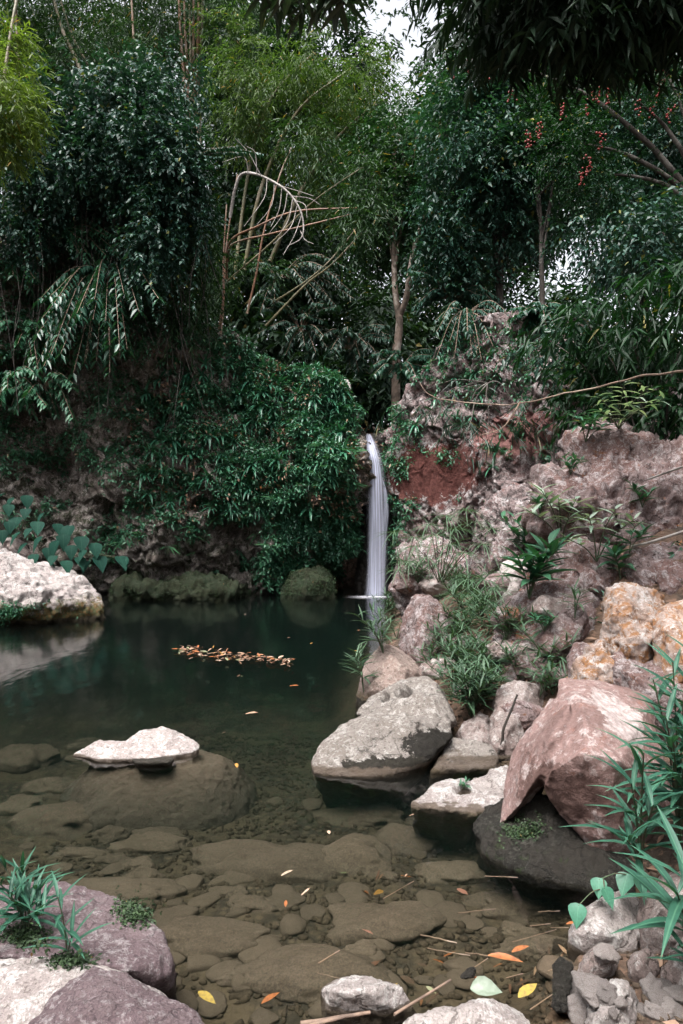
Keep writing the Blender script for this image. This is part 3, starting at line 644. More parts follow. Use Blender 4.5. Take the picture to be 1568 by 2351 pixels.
# dark wet rock behind the fall
rock('rock', [[(815, 1372, 12.9), (822, 1260, 13.0), (835, 1100, 13.0), (838, 1010, 13.1), (870, 985, 13.0), (895, 1010, 12.9), (905, 1150, 12.8), (910, 1372, 12.6), (862, 1200, 12.75), (850, 1372, 12.65), (880, 1020, 14.2), (830, 1370, 14.2), (915, 1370, 14)]],
     'fallrock', 'dark wet rock wall behind the waterfall', vox=0.04, sm_it=3, amp=0.09, freq=2.2, seed=37, pitted=0.03)
rock('rock', [[(775, 885, 12.6), (785, 872, 12.7), (798, 872, 12.7), (806, 895, 12.5), (800, 908, 12.4), (778, 905, 12.4), (790, 890, 13.2)]],
     'white', 'small pale stone on the rim of the cliff left of the waterfall', vox=0.03, sm_it=3, amp=0.05, freq=3, seed=39)
print('rocks', time.time() - T0)
# ------------------------------------------------------------------ foliage
UP = np.array((0, 0, 1.0))
def unit(a):
    return a / (np.linalg.norm(a, axis=-1, keepdims=True) + 1e-9)
def rnd_unit(n):
    return unit(rng.normal(size=(n, 3)))
def leaf_faces(pos, dr, up, L, Wd, droop=0.12, fold=0.18):
    dr = unit(dr); side = unit(np.cross(dr, up)); nr = np.cross(side, dr)
    L = L[:, None]; Wd = Wd[:, None]
    mid = pos + dr * L * 0.42
    a = mid + side * Wd * 0.5 + nr * Wd * fold
    b = mid - side * Wd * 0.5 + nr * Wd * fold
    tip = pos + dr * L - UP * L * droop
    V = np.stack([pos, a, tip, b], 1).reshape(-1, 3)
    i = np.arange(len(pos))[:, None] * 4
    F = np.concatenate([i + np.array([[0, 1, 2]]), i + np.array([[0, 2, 3]])], 1).reshape(-1, 3)
    return V, F
def sprays(base, dr, tl, K, L, Wd, droop=0.35, spread=0.8, lead=0.55, jit=0.3, sag=0.25, lvar=0.3):
    """M twigs with K alternate leaves each"""
    Mn = len(base); dr = unit(dr)
    t = np.linspace(0.12, 1, K)[None, :, None]
    tl = np.broadcast_to(np.asarray(tl, float), (Mn,))[:, None, None]
    pos = base[:, None] + dr[:, None] * tl * t - UP * (sag * tl * t ** 2)
    side = unit(np.cross(dr, UP + 0.2 * rnd_unit(Mn)))[:, None]
    s = np.where(np.arange(K) % 2 == 0, 1, -1)[None, :, None]
    ld = lead * dr[:, None] + s * spread * side + jit * rng.normal(size=(Mn, K, 3)) - UP * droop
    up = UP + 0.45 * rng.normal(size=(Mn, K, 3))
    n = Mn * K
    Ls = L * (1 + lvar * rng.uniform(-1, 1, n)); Ws = Wd * (1 + lvar * rng.uniform(-1, 1, n))
    V, F = leaf_faces(pos.reshape(-1, 3), ld.reshape(-1, 3), up.reshape(-1, 3), Ls, Ws)
    tint = np.repeat(np.clip(np.repeat(rng.normal(0.5, 0.22, Mn), K) + rng.normal(0, 0.15, n), 0, 1), 4)
    lost = np.repeat(rng.random(n) < 0.012, 4)
    return V, F, np.where(lost, 0.99, tint * 0.94)
def gather(lst):
    Vs, Fs, Ts, o = [], [], [], 0
    for V, F, T in lst:
        Vs.append(V); Fs.append(F + o); Ts.append(T); o += len(V)
    return np.vstack(Vs), np.vstack(Fs), np.concatenate(Ts)
def blob_points(b, gapf=0.9, gap=-0.25, seed=0.0):
    """twig bases spread through an ellipsoid (u, v, d, ru, rv, rd metres, n), clumped"""
    u, v, d, ru, rv, rd, n = b
    c = P(u, v, d); r = np.array((ru * d / 1568, rd, rv * d / 1568))
    q = rnd_unit(n * 2) * (rng.random(n * 2)[:, None] ** 0.42)
    p = c + q * r
    keep = fbm(p * gapf + seed, 3) > gap
    p, q = p[keep][:n], q[keep][:n]
    return p, q
def crown_leaves(blobs, L, Wd, K=8, tl=0.35, droop=0.4, gapf=0.9, gap=-0.2, out=0.7, down=0.15, **kw):
    lst = []
    for i, b in enumerate(blobs):
        p, q = blob_points(b, gapf, gap, i * 3.3)
        if len(p) == 0: continue
        dr = out * q + 0.7 * rnd_unit(len(p)) - UP * down
        lst.append(sprays(p, dr, tl * rng.uniform(0.6, 1.3, len(p)), K, L, Wd, droop, **kw))
    return gather(lst)
def gz_at(x, y):
    return float(ground_z(np.array([[float(x)]]), np.array([[float(y)]]))[0, 0])
def limb(a, b, r0, r1, n=8, sag=0.0, wob=0.06, sides=6):
    a, b = np.asarray(a, float), np.asarray(b, float)
    t = np.linspace(0, 1, n)[:, None]
    p = a * (1 - t) + b * t
    ln = np.linalg.norm(b - a)
    p = p + np.sin(t * math.pi) * UP * sag * ln + fbm(np.hstack([t * 2.5 + rng.random() * 90, t * 0 + rng.random() * 50, t * 0]), 2)[:, None] * wob * ln * np.array((1, 0.6, 0.2)) * np.sin(t * math.pi)
    return tube(p, np.linspace(r0, r1, n), sides)

LM = {}
LM['vine'] = leaf_mat('glossy_vine_leaf', (0.0126, 0.0448, 0.0336), (0.0294, 0.0805, 0.0595), (0.16, 0.17, 0.05), rough=0.45, trans=0.15, spec=0.4)
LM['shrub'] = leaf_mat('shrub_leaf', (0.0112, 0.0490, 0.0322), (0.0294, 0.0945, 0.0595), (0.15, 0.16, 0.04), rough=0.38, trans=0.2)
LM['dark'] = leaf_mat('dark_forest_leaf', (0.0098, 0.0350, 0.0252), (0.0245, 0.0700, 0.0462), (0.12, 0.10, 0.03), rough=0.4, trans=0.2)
LM['right'] = leaf_mat('broad_tree_leaf', (0.0112, 0.0434, 0.0315), (0.0294, 0.0875, 0.0616), (0.14, 0.12, 0.03), rough=0.48, trans=0.2, spec=0.4)
LM['green'] = leaf_mat('green_tree_leaf', (0.0112, 0.0420, 0.0182), (0.0315, 0.0805, 0.0315), (0.18, 0.15, 0.03), rough=0.5, trans=0.25, spec=0.35)
LM['bamboo'] = leaf_mat('bamboo_leaf', (0.0154, 0.0420, 0.0182), (0.0350, 0.0770, 0.0280), (0.2, 0.14, 0.05), rough=0.55, trans=0.22, spec=0.3)
LM['bamboo_y'] = leaf_mat('yellow_green_bamboo_leaf', (0.0355, 0.0761, 0.0223), (0.0812, 0.1319, 0.0355), (0.28, 0.19, 0.05), rough=0.55, trans=0.3, spec=0.3)
LM['spray'] = leaf_mat('light_bamboo_leaf', (0.065, 0.11, 0.03), (0.14, 0.19, 0.05), (0.28, 0.19, 0.05), rough=0.55, trans=0.35, spec=0.3)  # lighter yellow green than the other bamboo leaves
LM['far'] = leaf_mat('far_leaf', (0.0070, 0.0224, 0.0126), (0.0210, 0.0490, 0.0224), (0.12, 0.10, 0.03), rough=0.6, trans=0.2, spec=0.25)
LM['over'] = leaf_mat('shade_toned_overhang_leaf', (0.006, 0.018, 0.009), (0.012, 0.034, 0.015), None, rough=0.6, trans=0.1, spec=0.2)  # the overhang's shade is put into this near-black leaf colour
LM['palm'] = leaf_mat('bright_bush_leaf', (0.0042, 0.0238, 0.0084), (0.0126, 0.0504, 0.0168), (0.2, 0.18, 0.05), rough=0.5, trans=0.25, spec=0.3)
LM['moss'] = leaf_mat('moss_leaf', (0.014, 0.034, 0.012), (0.035, 0.07, 0.022), (0.16, 0.09, 0.03), rough=0.7, trans=0.1)
LM['creep'] = leaf_mat('creeper_leaf', (0.02, 0.085, 0.048), (0.06, 0.185, 0.10), (0.2, 0.14, 0.08), rough=0.45, trans=0.15)
LM['litter'] = leaf_mat('dead_leaf', (0.10, 0.055, 0.035), (0.30, 0.19, 0.13), (0.4, 0.15, 0.03), rough=0.7, trans=0.1, tcol=(1, 0.8, 0.5))
BARK = wood_mat('pale_bark', (0.20, 0.15, 0.12), (0.10, 0.075, 0.06), (0.34, 0.29, 0.25), 9)
BARKD = wood_mat('dark_bark', (0.045, 0.036, 0.03), (0.022, 0.018, 0.015), (0.11, 0.10, 0.09), 9)
CULM_O = wood_mat('orange_brown_culm', (0.20, 0.095, 0.05), (0.13, 0.065, 0.038), (0.24, 0.17, 0.12), 5, 0.5)
CULM_G = wood_mat('green_brown_culm', (0.14, 0.115, 0.055), (0.09, 0.085, 0.045), (0.24, 0.2, 0.14), 5, 0.5)
DEADW = wood_mat('bleached_dead_wood', (0.34, 0.31, 0.29), (0.2, 0.18, 0.17), (0.42, 0.39, 0.37), 14)
TWIG = wood_mat('dry_twig', (0.22, 0.15, 0.11), (0.13, 0.09, 0.07), (0.3, 0.23, 0.18), 12)

def tree(name, label, base_uvd, path, r0, blobs, leafspec, lmat, bark, cat='tree', group=None, extra=None):
    """path: picture points of the trunk (u, v, d); limbs run from its upper part to the crown's clumps"""
    pp = [P(*q) for q in path]; g = np.array((pp[0][0], pp[0][1], gz_at(pp[0][0], pp[0][1]) - 0.1))
    pts = spline(([g] if g[2] < pp[0][2] - 0.2 else []) + pp, 16)
    base = pts[0]
    root = thing(name, label, cat, base, group)
    V, F = tube(pts, np.linspace(r0, r0 * 0.35, len(pts)), 8)
    solid('trunk', V, F, bark, root, base, sm=True)
    lb = []
    for b in blobs:
        c = P(b[0], b[1], b[2]); k = random.randint(6, 12)
        lb.append(limb(pts[k], c, r0 * 0.35, r0 * 0.06, sag=0.12))
        for _ in range(3):
            e = c + rnd_unit(1)[0] * np.array((b[3] * b[2] / 1568, b[5], b[4] * b[2] / 1568)) * 0.8
            lb.append(limb(pts[k] * 0.4 + c * 0.6, e, r0 * 0.14, r0 * 0.03, 6, 0.1, sides=4))
    V, F = join(lb)
    solid('limbs', V, F, bark, root, base, sm=True)
    V, F, T = crown_leaves(blobs, **leafspec)
    o = solid('crown', V, F, lmat, root, base, tint=T); o['kind'] = 'stuff'
    if extra: extra(root, base, pts)
    return root


def ico_s(sub):
    bm = bmesh.new(); bmesh.ops.create_icosphere(bm, subdivisions=sub, radius=1)
    V = np.array([v.co[:] for v in bm.verts]); F = np.array([[v.index for v in f.verts] for f in bm.faces]); bm.free()
    return V, F
ORD = 'first second third fourth fifth sixth seventh eighth ninth tenth eleventh twelfth thirteenth fourteenth fifteenth sixteenth seventeenth eighteenth nineteenth twentieth'.split()
ORD += ['twenty ' + o for o in ORD[:9]] + ['thirtieth'] + ['thirty ' + o for o in ORD[:9]]
def in_rows(objs, bands, fmt):
    """labels that count alike things from the left, band by band (names of the bands, top to bottom)"""
    def uv(o):
        x, y, z = o.location; return 784 + x / y * 1568, 1175.5 - (z - CAM_H) / y * 1568
    objs = sorted(objs, key=lambda o: uv(o)[1]); k = math.ceil(len(objs) / len(bands))
    for i, bn in enumerate(bands):
        for j, o in enumerate(sorted(objs[i * k:(i + 1) * k], key=lambda o: uv(o)[0])):
            o['label'] = fmt.format(n=ORD[j], band=bn)
# ------------------------------------------------------------------ finding the surface under a picture point
DG = bpy.context.evaluated_depsgraph_get()
LAST = ['']
def hit(u, v, dmin=0.3):
    o = Vector((0, 0, CAM_H)); dr = Vector(((u - 784) / 1568, 1.0, -(v - 1175.5) / 1568)).normalized()
    o = o + dr * dmin
    for _ in range(4):
        ok, loc, nr, idx, ob, mt = scene.ray_cast(DG, o, dr)
        if not ok: return None
        if ob.name.startswith('pool_water'):
            o = loc + dr * 0.002; continue
        LAST[0] = ob.name
        return np.array(loc), np.array(nr)
    return None
def hitp(u, v, d=6.0):
    h = hit(u, v)
    return (h[0], h[1]) if h else (P(u, v, d), UP)

# ------------------------------------------------------------------ waterfall
m, nt = new_mat('falling_water')
pos = nd(nt, 'ShaderNodeNewGeometry').outputs['Position']
ac = nd(nt, 'ShaderNodeAttribute', attribute_name='tint').outputs['Fac']
sv = nd(nt, 'ShaderNodeCombineXYZ', {0: math2(nt, 'MULTIPLY', ac, 12.0), 1: 0.0, 2: math2(nt, 'MULTIPLY', nd(nt, 'ShaderNodeSeparateXYZ', {0: pos}).outputs[2], 0.55)}).outputs[0]
st = nd(nt, 'ShaderNodeTexNoise', {'Vector': sv, 'Scale': 1.0, 'Detail': 4.0, 'Roughness': 0.55}).outputs[0]
edge = math2(nt, 'MULTIPLY', thr(nt, ac, 0.0, 0.38), thr(nt, ac, 1.0, 0.62))
al = math2(nt, 'MULTIPLY', thr(nt, st, 0.36, 0.64, 0.40, 1.0), edge)
df = nd(nt, 'ShaderNodeBsdfDiffuse', {'Color': (0.68, 0.71, 0.86, 1)})
tl_ = nd(nt, 'ShaderNodeBsdfTranslucent', {'Color': (0.68, 0.71, 0.86, 1)})
dm = nd(nt, 'ShaderNodeMixShader', {0: 0.4, 1: df.outputs[0], 2: tl_.outputs[0]})
mx = nd(nt, 'ShaderNodeMixShader', {0: al, 1: nd(nt, 'ShaderNodeBsdfTransparent').outputs[0], 2: dm.outputs[0]})
finish(nt, mx.outputs[0])
FALL = m
def stream(parent, base, path, widths, belly=0.05, n=60, k=14):
    p = spline([P(*q) for q in path], n)
    w = np.interp(np.linspace(0, 1, n), np.linspace(0, 1, len(widths)), widths)
    a = np.linspace(-1, 1, k)
    V = p[:, None] + np.stack([a[None] * w[:, None] / 2, -belly * (1 - a[None] ** 2) * np.ones((n, 1)), np.zeros((n, k))], -1)
    i = (np.arange(n - 1)[:, None] * k + np.arange(k - 1)[None]).ravel()
    F = np.stack([i, i + 1, i + k + 1, i + k], -1)
    return solid('stream', V.reshape(-1, 3), F, FALL, parent, base, sm=True, tint=np.tile((a + 1) / 2, n))
fb = W(862, 1370)
fall = thing('waterfall', 'slender silky white waterfall dropping into the far end of the pool', 'waterfall', fb)
stream(fall, fb, [(845, 998, 12.75), (849, 1015, 12.6), (856, 1050, 12.45), (862, 1100, 12.4), (866, 1200, 12.38), (866, 1300, 12.35), (862, 1371, 12.3)], [0.12, 0.24, 0.36, 0.42, 0.42, 0.42, 0.46], 0.12)
stream(fall, fb, [(847, 1000, 12.7), (854, 1040, 12.4), (860, 1080, 12.35), (863, 1200, 12.3), (862, 1371, 12.25)], [0.08, 0.2, 0.26, 0.3, 0.36], 0.08)
stream(fall, fb, [(876, 1095, 12.55), (884, 1130, 12.45), (886, 1180, 12.42), (880, 1240, 12.4), (874, 1371, 12.3)], [0.03, 0.10, 0.14, 0.16, 0.2], 0.05)
m, nt = new_mat('foam')
ac = nd(nt, 'ShaderNodeAttribute', attribute_name='tint').outputs['Fac']
fn = nd(nt, 'ShaderNodeTexNoise', {'Vector': nd(nt, 'ShaderNodeNewGeometry').outputs['Position'], 'Scale': 5.0, 'Detail': 5.0}).outputs[0]
fa = math2(nt, 'MULTIPLY', thr(nt, ac, 1.0, 0.0), thr(nt, fn, 0.3, 0.7, 0.0, 0.8))
mx = nd(nt, 'ShaderNodeMixShader', {0: fa, 1: nd(nt, 'ShaderNodeBsdfTransparent').outputs[0], 2: nd(nt, 'ShaderNodeBsdfDiffuse', {'Color': (0.82, 0.82, 0.9, 1)}).outputs[0]})
finish(nt, mx.outputs[0])
rr, th = np.meshgrid(np.linspace(0, 1, 10), np.linspace(0, 2 * math.pi, 33)[:-1], indexing='ij')
V = np.stack([fb[0] - 0.08 + rr * np.cos(th) * 0.50, 12.0 + rr * np.sin(th) * 0.32, 0.005 + 0.0 * rr], -1).reshape(-1, 3)
i = (np.arange(9)[:, None] * 32 + np.arange(32)[None]); j = (np.arange(9)[:, None] * 32 + (np.arange(32)[None] + 1) % 32)
F = np.stack([i, j, j + 32, i + 32], -1).reshape(-1, 4)
solid('foam', V, F, m, fall, fb, sm=True, tint=rr.ravel())

# ------------------------------------------------------------------ single leaves as objects
def leaf_mesh(name, prof, curl, fold, mat, wave=0.0):
    prof = np.asarray(prof, float); n = len(prof)
    t, w = prof[:, 0], prof[:, 1]
    V = []
    for k in range(n):
        z = -curl * t[k] ** 2; wv = wave * math.sin(k * 2.1)
        V += [(-w[k] / 2, t[k], z + fold * w[k] + wv), (0, t[k], z), (w[k] / 2, t[k], z + fold * w[k] - wv)]
    F = []
    for k in range(n - 1):
        a = k * 3; F += [(a, a + 1, a + 4, a + 3), (a + 1, a + 2, a + 5, a + 4)]
    return mk_mesh(name, np.array(V), np.array(F), True, np.full(len(V), 0.35), mat)
LANCE = [(0, 0.02), (0.12, 0.07), (0.3, 0.115), (0.5, 0.12), (0.72, 0.085), (0.88, 0.04), (1, 0.004)]
OVATE = [(0, 0.03), (0.1, 0.16), (0.28, 0.30), (0.5, 0.32), (0.7, 0.24), (0.88, 0.10), (1, 0.004)]
HEART = [(-0.10, 0.30), (0.0, 0.72), (0.14, 0.90), (0.34, 0.84), (0.56, 0.60), (0.78, 0.30), (0.92, 0.10), (1.03, 0.005)]
STRAP = [(0, 0.02), (0.2, 0.036), (0.5, 0.036), (0.8, 0.024), (1, 0.003)]
def obj_leaf_mat(name, c1, c2, rough=0.4, trans=0.2, spec=0.5):
    m, nt = new_mat(name)
    oi = nd(nt, 'ShaderNodeObjectInfo').outputs['Random']
    tc = nd(nt, 'ShaderNodeTexCoord').outputs['Object']
    n = nd(nt, 'ShaderNodeTexNoise', {'Vector': tc, 'Scale': 7.0, 'Detail': 3.0}).outputs[0]
    x = nd(nt, 'ShaderNodeSeparateXYZ', {0: tc}).outputs[0]
    rib = thr(nt, math2(nt, 'ABSOLUTE', x, 0.0), 0.012, 0.003)
    col = mixc(nt, oi, c1, c2)
    col = mixc(nt, math2(nt, 'MULTIPLY', thr(nt, n, 0.4, 0.65), 0.35), col, (c1[0] * 0.6, c1[1] * 0.6, c1[2] * 0.6))
    col = mixc(nt, math2(nt, 'MULTIPLY', rib, 0.5), col, (c2[0] * 1.6 + 0.03, c2[1] * 1.5 + 0.03, c2[2] * 1.4 + 0.02))
    b = nd(nt, 'ShaderNodeBsdfPrincipled', {'Base Color': col, 'Roughness': rough, 'Specular IOR Level': spec})
    tr = nd(nt, 'ShaderNodeBsdfTranslucent', {'Color': mixc(nt, 1.0, col, (1.3, 1.5, 0.6), 'MULTIPLY')})
    finish(nt, nd(nt, 'ShaderNodeMixShader', {0: trans, 1: b.outputs[0], 2: tr.outputs[0]}).outputs[0])
    return m
OL = {'teal': obj_leaf_mat('willow_leaf', (0.018, 0.075, 0.05), (0.04, 0.13, 0.085), 0.5, 0.2, 0.35), 'rosette': obj_leaf_mat('rosette_leaf', (0.024, 0.11, 0.068), (0.055, 0.19, 0.112), 0.35, 0.12),
      'grass': obj_leaf_mat('bank_grass_leaf', (0.028, 0.066, 0.038), (0.065, 0.125, 0.072), 0.5, 0.2, 0.35), 'pale': obj_leaf_mat('silvery_leaf', (0.16, 0.26, 0.19), (0.38, 0.46, 0.38), 0.35),
      'broad': obj_leaf_mat('broad_shrub_leaf', (0.02, 0.085, 0.045), (0.045, 0.14, 0.075), 0.5), 'heart': obj_leaf_mat('heart_leaf', (0.008, 0.042, 0.03), (0.018, 0.068, 0.048), 0.7, 0.15, 0.15),
      'mint': obj_leaf_mat('mint_heart_leaf', (0.06, 0.20, 0.13), (0.10, 0.26, 0.18), 0.45), 'palm': obj_leaf_mat('bush_leaf', (0.02, 0.10, 0.02), (0.05, 0.19, 0.04), 0.4, 0.35),
      'fern': obj_leaf_mat('fern_frond', (0.03, 0.13, 0.06), (0.09, 0.24, 0.13), 0.5, 0.25), 'black': obj_leaf_mat('blackish_green_leaf', (0.010, 0.026, 0.012), (0.018, 0.045, 0.02), 0.45, 0.12)}  # last entry: very dark green for the hanging branch
def shapes(key, prof, fold=0.25, curls=(0.1, 0.3, 0.55)):
    return [leaf_mesh('leaf', prof, c, fold, OL[key]) for c in curls]
LS = {'teal': shapes('teal', LANCE), 'rosette': shapes('rosette', [(t, w * 1.55) for t, w in LANCE], 0.2, (0.3, 0.5, 0.7)), 'grass': shapes('grass', [(t, w * 0.85) for t, w in LANCE], 0.25, (0.1, 0.3, 0.5)),
      'pale': shapes('pale', [(t, w * 1.9) for t, w in LANCE], 0.15), 'broad': shapes('broad', [(t, w * 0.85) for t, w in OVATE], 0.2), 'heart': shapes('heart', HEART, 0.12, (0.15, 0.3)), 'mint': shapes('mint', HEART, 0.12, (0.1, 0.25)),
      'palm': shapes('palm', [(t, w * 1.1) for t, w in LANCE], 0.2, (0.2, 0.4)), 'strap': shapes('grass', STRAP, 0.3, (0.25, 0.5, 0.8)), 'black': shapes('black', [(t, w * 1.7) for t, w in LANCE], 0.15, (0.1, 0.3)),
      'litter': None}
def put_leaf(meshes, parent, off, dr, L, name='leaf', roll=0.0):
    y = Vector([float(c) for c in dr]).normalized()
    x = y.cross(Vector((0, 0, 1)))
    if x.length < 1e-3: x = Vector((1, 0, 0))
    x.normalize(); z = x.cross(y)
    if roll:
        q = Matrix.Rotation(roll, 3, y); x = q @ x; z = q @ z
    o = bpy.data.objects.new(name, random.choice(meshes)); COL.objects.link(o)
    if parent is not None: o.parent = parent
    o.matrix_basis = Matrix(((x.x * L, y.x * L, z.x * L, off[0]), (x.y * L, y.y * L, z.y * L, off[1]), (x.z * L, y.z * L, z.z * L, off[2]), (0, 0, 0, 1)))
    return o
STEMG = wood_mat('green_stem', (0.05, 0.09, 0.045), (0.07, 0.06, 0.035), None, 20)
def lance_plant(name, label, base, stems, key, L, group=None, cat='plant', n=12, pairs=True, r=0.004, elev=(0.9, 0.2), smat=None, start=0.25):
    """stems: offsets (dx, dy, dz) of stem tips from the base; opposite leaves up each stem"""
    root = thing(name, label, cat, base, group)
    for (dx, dy, dz) in stems:
        tip = np.array((dx, dy, dz), float)
        p = spline([np.zeros(3), tip * 0.5 + np.array((-dx * 0.12, -dy * 0.12, dz * 0.08)), tip], 10)
        V, F = tube(p, np.linspace(r, r * 0.5, 10), 5)
        stm = link('stem', mk_mesh('stem', V, F, True, None, smat or STEMG), root)
        az = random.uniform(0, 6.28)
        for k in range(n):
            t = start + (1 - start) * (k + 0.5) / n
            pt = p[min(9, int(t * 9))] * (1 - (t * 9) % 1) + p[min(9, int(t * 9) + 1)] * ((t * 9) % 1)
            az += (math.pi if k % 2 else math.pi / 2) + random.uniform(-0.4, 0.4) if pairs else 2.4
            e = elev[1] + (elev[0] - elev[1]) * t + random.uniform(-0.25, 0.25)
            dr = (math.cos(az) * math.cos(e), math.sin(az) * math.cos(e), math.sin(e))
            put_leaf(LS[key], stm, pt, dr, L * (1.15 - 0.5 * t) * random.uniform(0.8, 1.15))
    return root
def rosette(name, label, base, axis, n, L, key='rosette', group=None, cat='plant'):
    root = thing(name, label, cat, base, group)
    ax = Vector([float(c) for c in axis]).normalized()
    a = ax.orthogonal().normalized(); b = ax.cross(a)
    for k in range(n):
        th = k * 2.399 + random.uniform(-0.25, 0.25); e = 1.15 - 1.0 * k / n + random.uniform(-0.15, 0.15)
        dr = (a * math.cos(th) + b * math.sin(th)) * math.cos(e) + ax * math.sin(e)
        dr.z -= 0.18
        put_leaf(LS[key], root, ax * 0.03, dr, L * random.uniform(0.75, 1.15))
    return root

# ------------------------------------------------------------------ rosette plants and ferns on the left cliff
def project(V):
    return 784 + V[:, 0] / V[:, 1] * 1568, 1175.5 - (V[:, 2] - CAM_H) / V[:, 1] * 1568
spots, tries = [], 0
fixed = [(540, 860), (480, 880), (575, 880), (430, 930), (700, 850), (660, 880), (750, 890), (520, 1150), (505, 1180), (400, 1040), (370, 1060), (350, 1040), (330, 1090), (560, 1090), (580, 1070), (545, 1110), (610, 1060), (700, 960), (730, 1000), (690, 1000), (760, 960), (420, 1140), (390, 1155), (270, 1240), (655, 1030), (455, 1110), (470, 1030), (630, 940), (600, 905), (640, 860), (780, 900), (720, 920)]
spots = list(fixed)
while len(spots) < 125 and tries < 9000:
    tries += 1
    u = 330 + 500 * random.random() ** 0.7; v = random.uniform(835, 1190)
    if u < 560 and v < 1000 and random.random() < 0.35: continue
    if v > 1100 and random.random() < 0.6: continue
    if all((u - a) ** 2 + (v - b) ** 2 > 21 ** 2 for a, b in spots): spots.append((u, v))
ros = []
for u, v in spots:
    h = hit(u, v)
    if not h or h[0][1] > 15 or h[0][1] < 9 or (u > 795 and v > 940): continue
    ax = np.array((h[1][0] * 0.5, -0.75, 0.75))
    ros.append(rosette('rosette_plant', 'dark green rosette plant clinging to the shaded left cliff', h[0] - np.array((0, 0.02, 0)), ax, random.randint(11, 15), random.uniform(0.19, 0.29), group='rosette plants on the left cliff'))
in_rows(ros, ['top', 'second', 'third', 'fourth', 'lowest'], '{n} green rosette plant from the left in the {band} row on the dark cliff')
ros2 = []
for u, v in ((1015, 830), (1040, 870), (1090, 860), (1010, 790), (1100, 910), (1050, 960), (1030, 800), (985, 850), (1150, 880), (1070, 790), (1125, 820), (1000, 920), (1085, 960), (955, 980), (1140, 1040), (1130, 1075), (1150, 1000)):
    h = hit(u, v)
    if h and 8 < h[0][1] < 15:
        ros2.append(rosette('rosette_plant', 'dark rosette plant rooted in a crack of the pink grey cliff', h[0], np.array((-0.2, -0.7, 0.75)), random.randint(9, 13), random.uniform(0.16, 0.25), group='rosette plants on the right cliff'))
in_rows(ros2, ['upper', 'lower'], '{n} dark rosette plant from the left in the {band} row on the pink cliff')
def frond_mesh(npin=13, curl=0.5):
    V, F = [], []
    for k in range(npin):
        t = (k + 1) / npin; w = 0.34 * math.sin(math.pi * (0.12 + 0.86 * t)) * (1.0 - 0.25 * t)
        z = -curl * t * t; hw = 0.5 / npin * 0.8
        for s in (-1, 1):
            o = len(V)
            V += [(0, t - hw, z), (s * w * 0.5, t - hw * 0.6 + 0.06, z - 0.02), (s * w, t + 0.10, z - 0.07 * w * 3), (s * w * 0.5, t + hw * 1.1 + 0.03, z - 0.02)]
            F.append((o, o + 1, o + 2, o + 3))
    V += [(-0.008, 0, 0), (0.008, 0, 0), (0.0, 1, -curl)]; o = len(V)
    V += [(0.0, 0.5, -curl * 0.25 + 0.004)]
    F.append((o - 3, o - 2, o, o - 1)) 
    return mk_mesh('frond', np.array(V), F, False, None, OL['fern'])
FR = [frond_mesh(13, 0.35), frond_mesh(15, 0.6)]
frn = []
for _ in range(46):
    u, v = random.choice([(random.uniform(690, 800), random.uniform(1010, 1240)), (random.uniform(700, 810), random.uniform(1010, 1120)), (random.uniform(240, 640), random.uniform(1120, 1290))])
    h = hit(u, v)
    if not h or not 9 < h[0][1] < 15: continue
    root = thing('fern', 'small bright fern hanging from the left cliff', 'fern', h[0], 'ferns on the left cliff'); frn.append(root)
    for k in range(random.randint(3, 5)):
        az = random.uniform(-2.6, -0.5)
        put_leaf(FR, root, (0, 0, 0), (math.cos(az), math.sin(az), random.uniform(-0.3, 0.5)), random.uniform(0.18, 0.32), 'frond')
in_rows(frn, ['top', 'second', 'third', 'lowest'], '{n} small bright fern from the left in the {band} row on the dark cliff')
# broad heart leaves at the left
root_p = hitp(110, 1290, 10.5)[0]
big = thing('broad_leaf_plant', 'plant with large heart shaped leaves behind the bleached boulder', 'plant', root_p)
heart_spots = [(60, 1250, 10.6), (95, 1235, 10.4), (130, 1245, 10.3), (80, 1275, 10.2), (125, 1278, 10.2), (160, 1210, 10.6), (185, 1235, 10.4), (195, 1265, 10.3), (130, 1205, 10.8), (70, 1215, 10.9), (40, 1190, 11), (20, 1160, 11), (100, 1180, 11), (60, 1170, 11.1), (200, 1290, 10.4), (275, 1280, 11), (290, 1285, 11), (150, 1290, 10.2), (10, 1135, 11.2), (45, 1225, 10.7), (110, 1260, 10.3), (165, 1255, 10.4), (20, 1200, 10.8), (85, 1200, 10.9), (145, 1230, 10.5), (215, 1250, 10.5), (30, 1145, 11.1), (60, 1140, 11.3), (5, 1220, 10.8), (180, 1282, 10.3), (105, 1295, 10.2), (225, 1280, 10.5)]
for (u, v, d) in heart_spots:
    L = random.uniform(0.19, 0.29)
    p = P(u, v, d); off = p - root_p
    V, F = tube(spline([np.zeros(3), off * 0.5 + np.array((0, 0, 0.12)), off], 8), 0.0035, 4); stk = link('stalk', mk_mesh('stalk', V, F, True, None, STEMG), big)
    put_leaf(LS['heart'], stk, off, (random.uniform(-0.6, 0.6), -0.45, -0.7 + random.uniform(-0.3, 0.3)), L * 0.95)

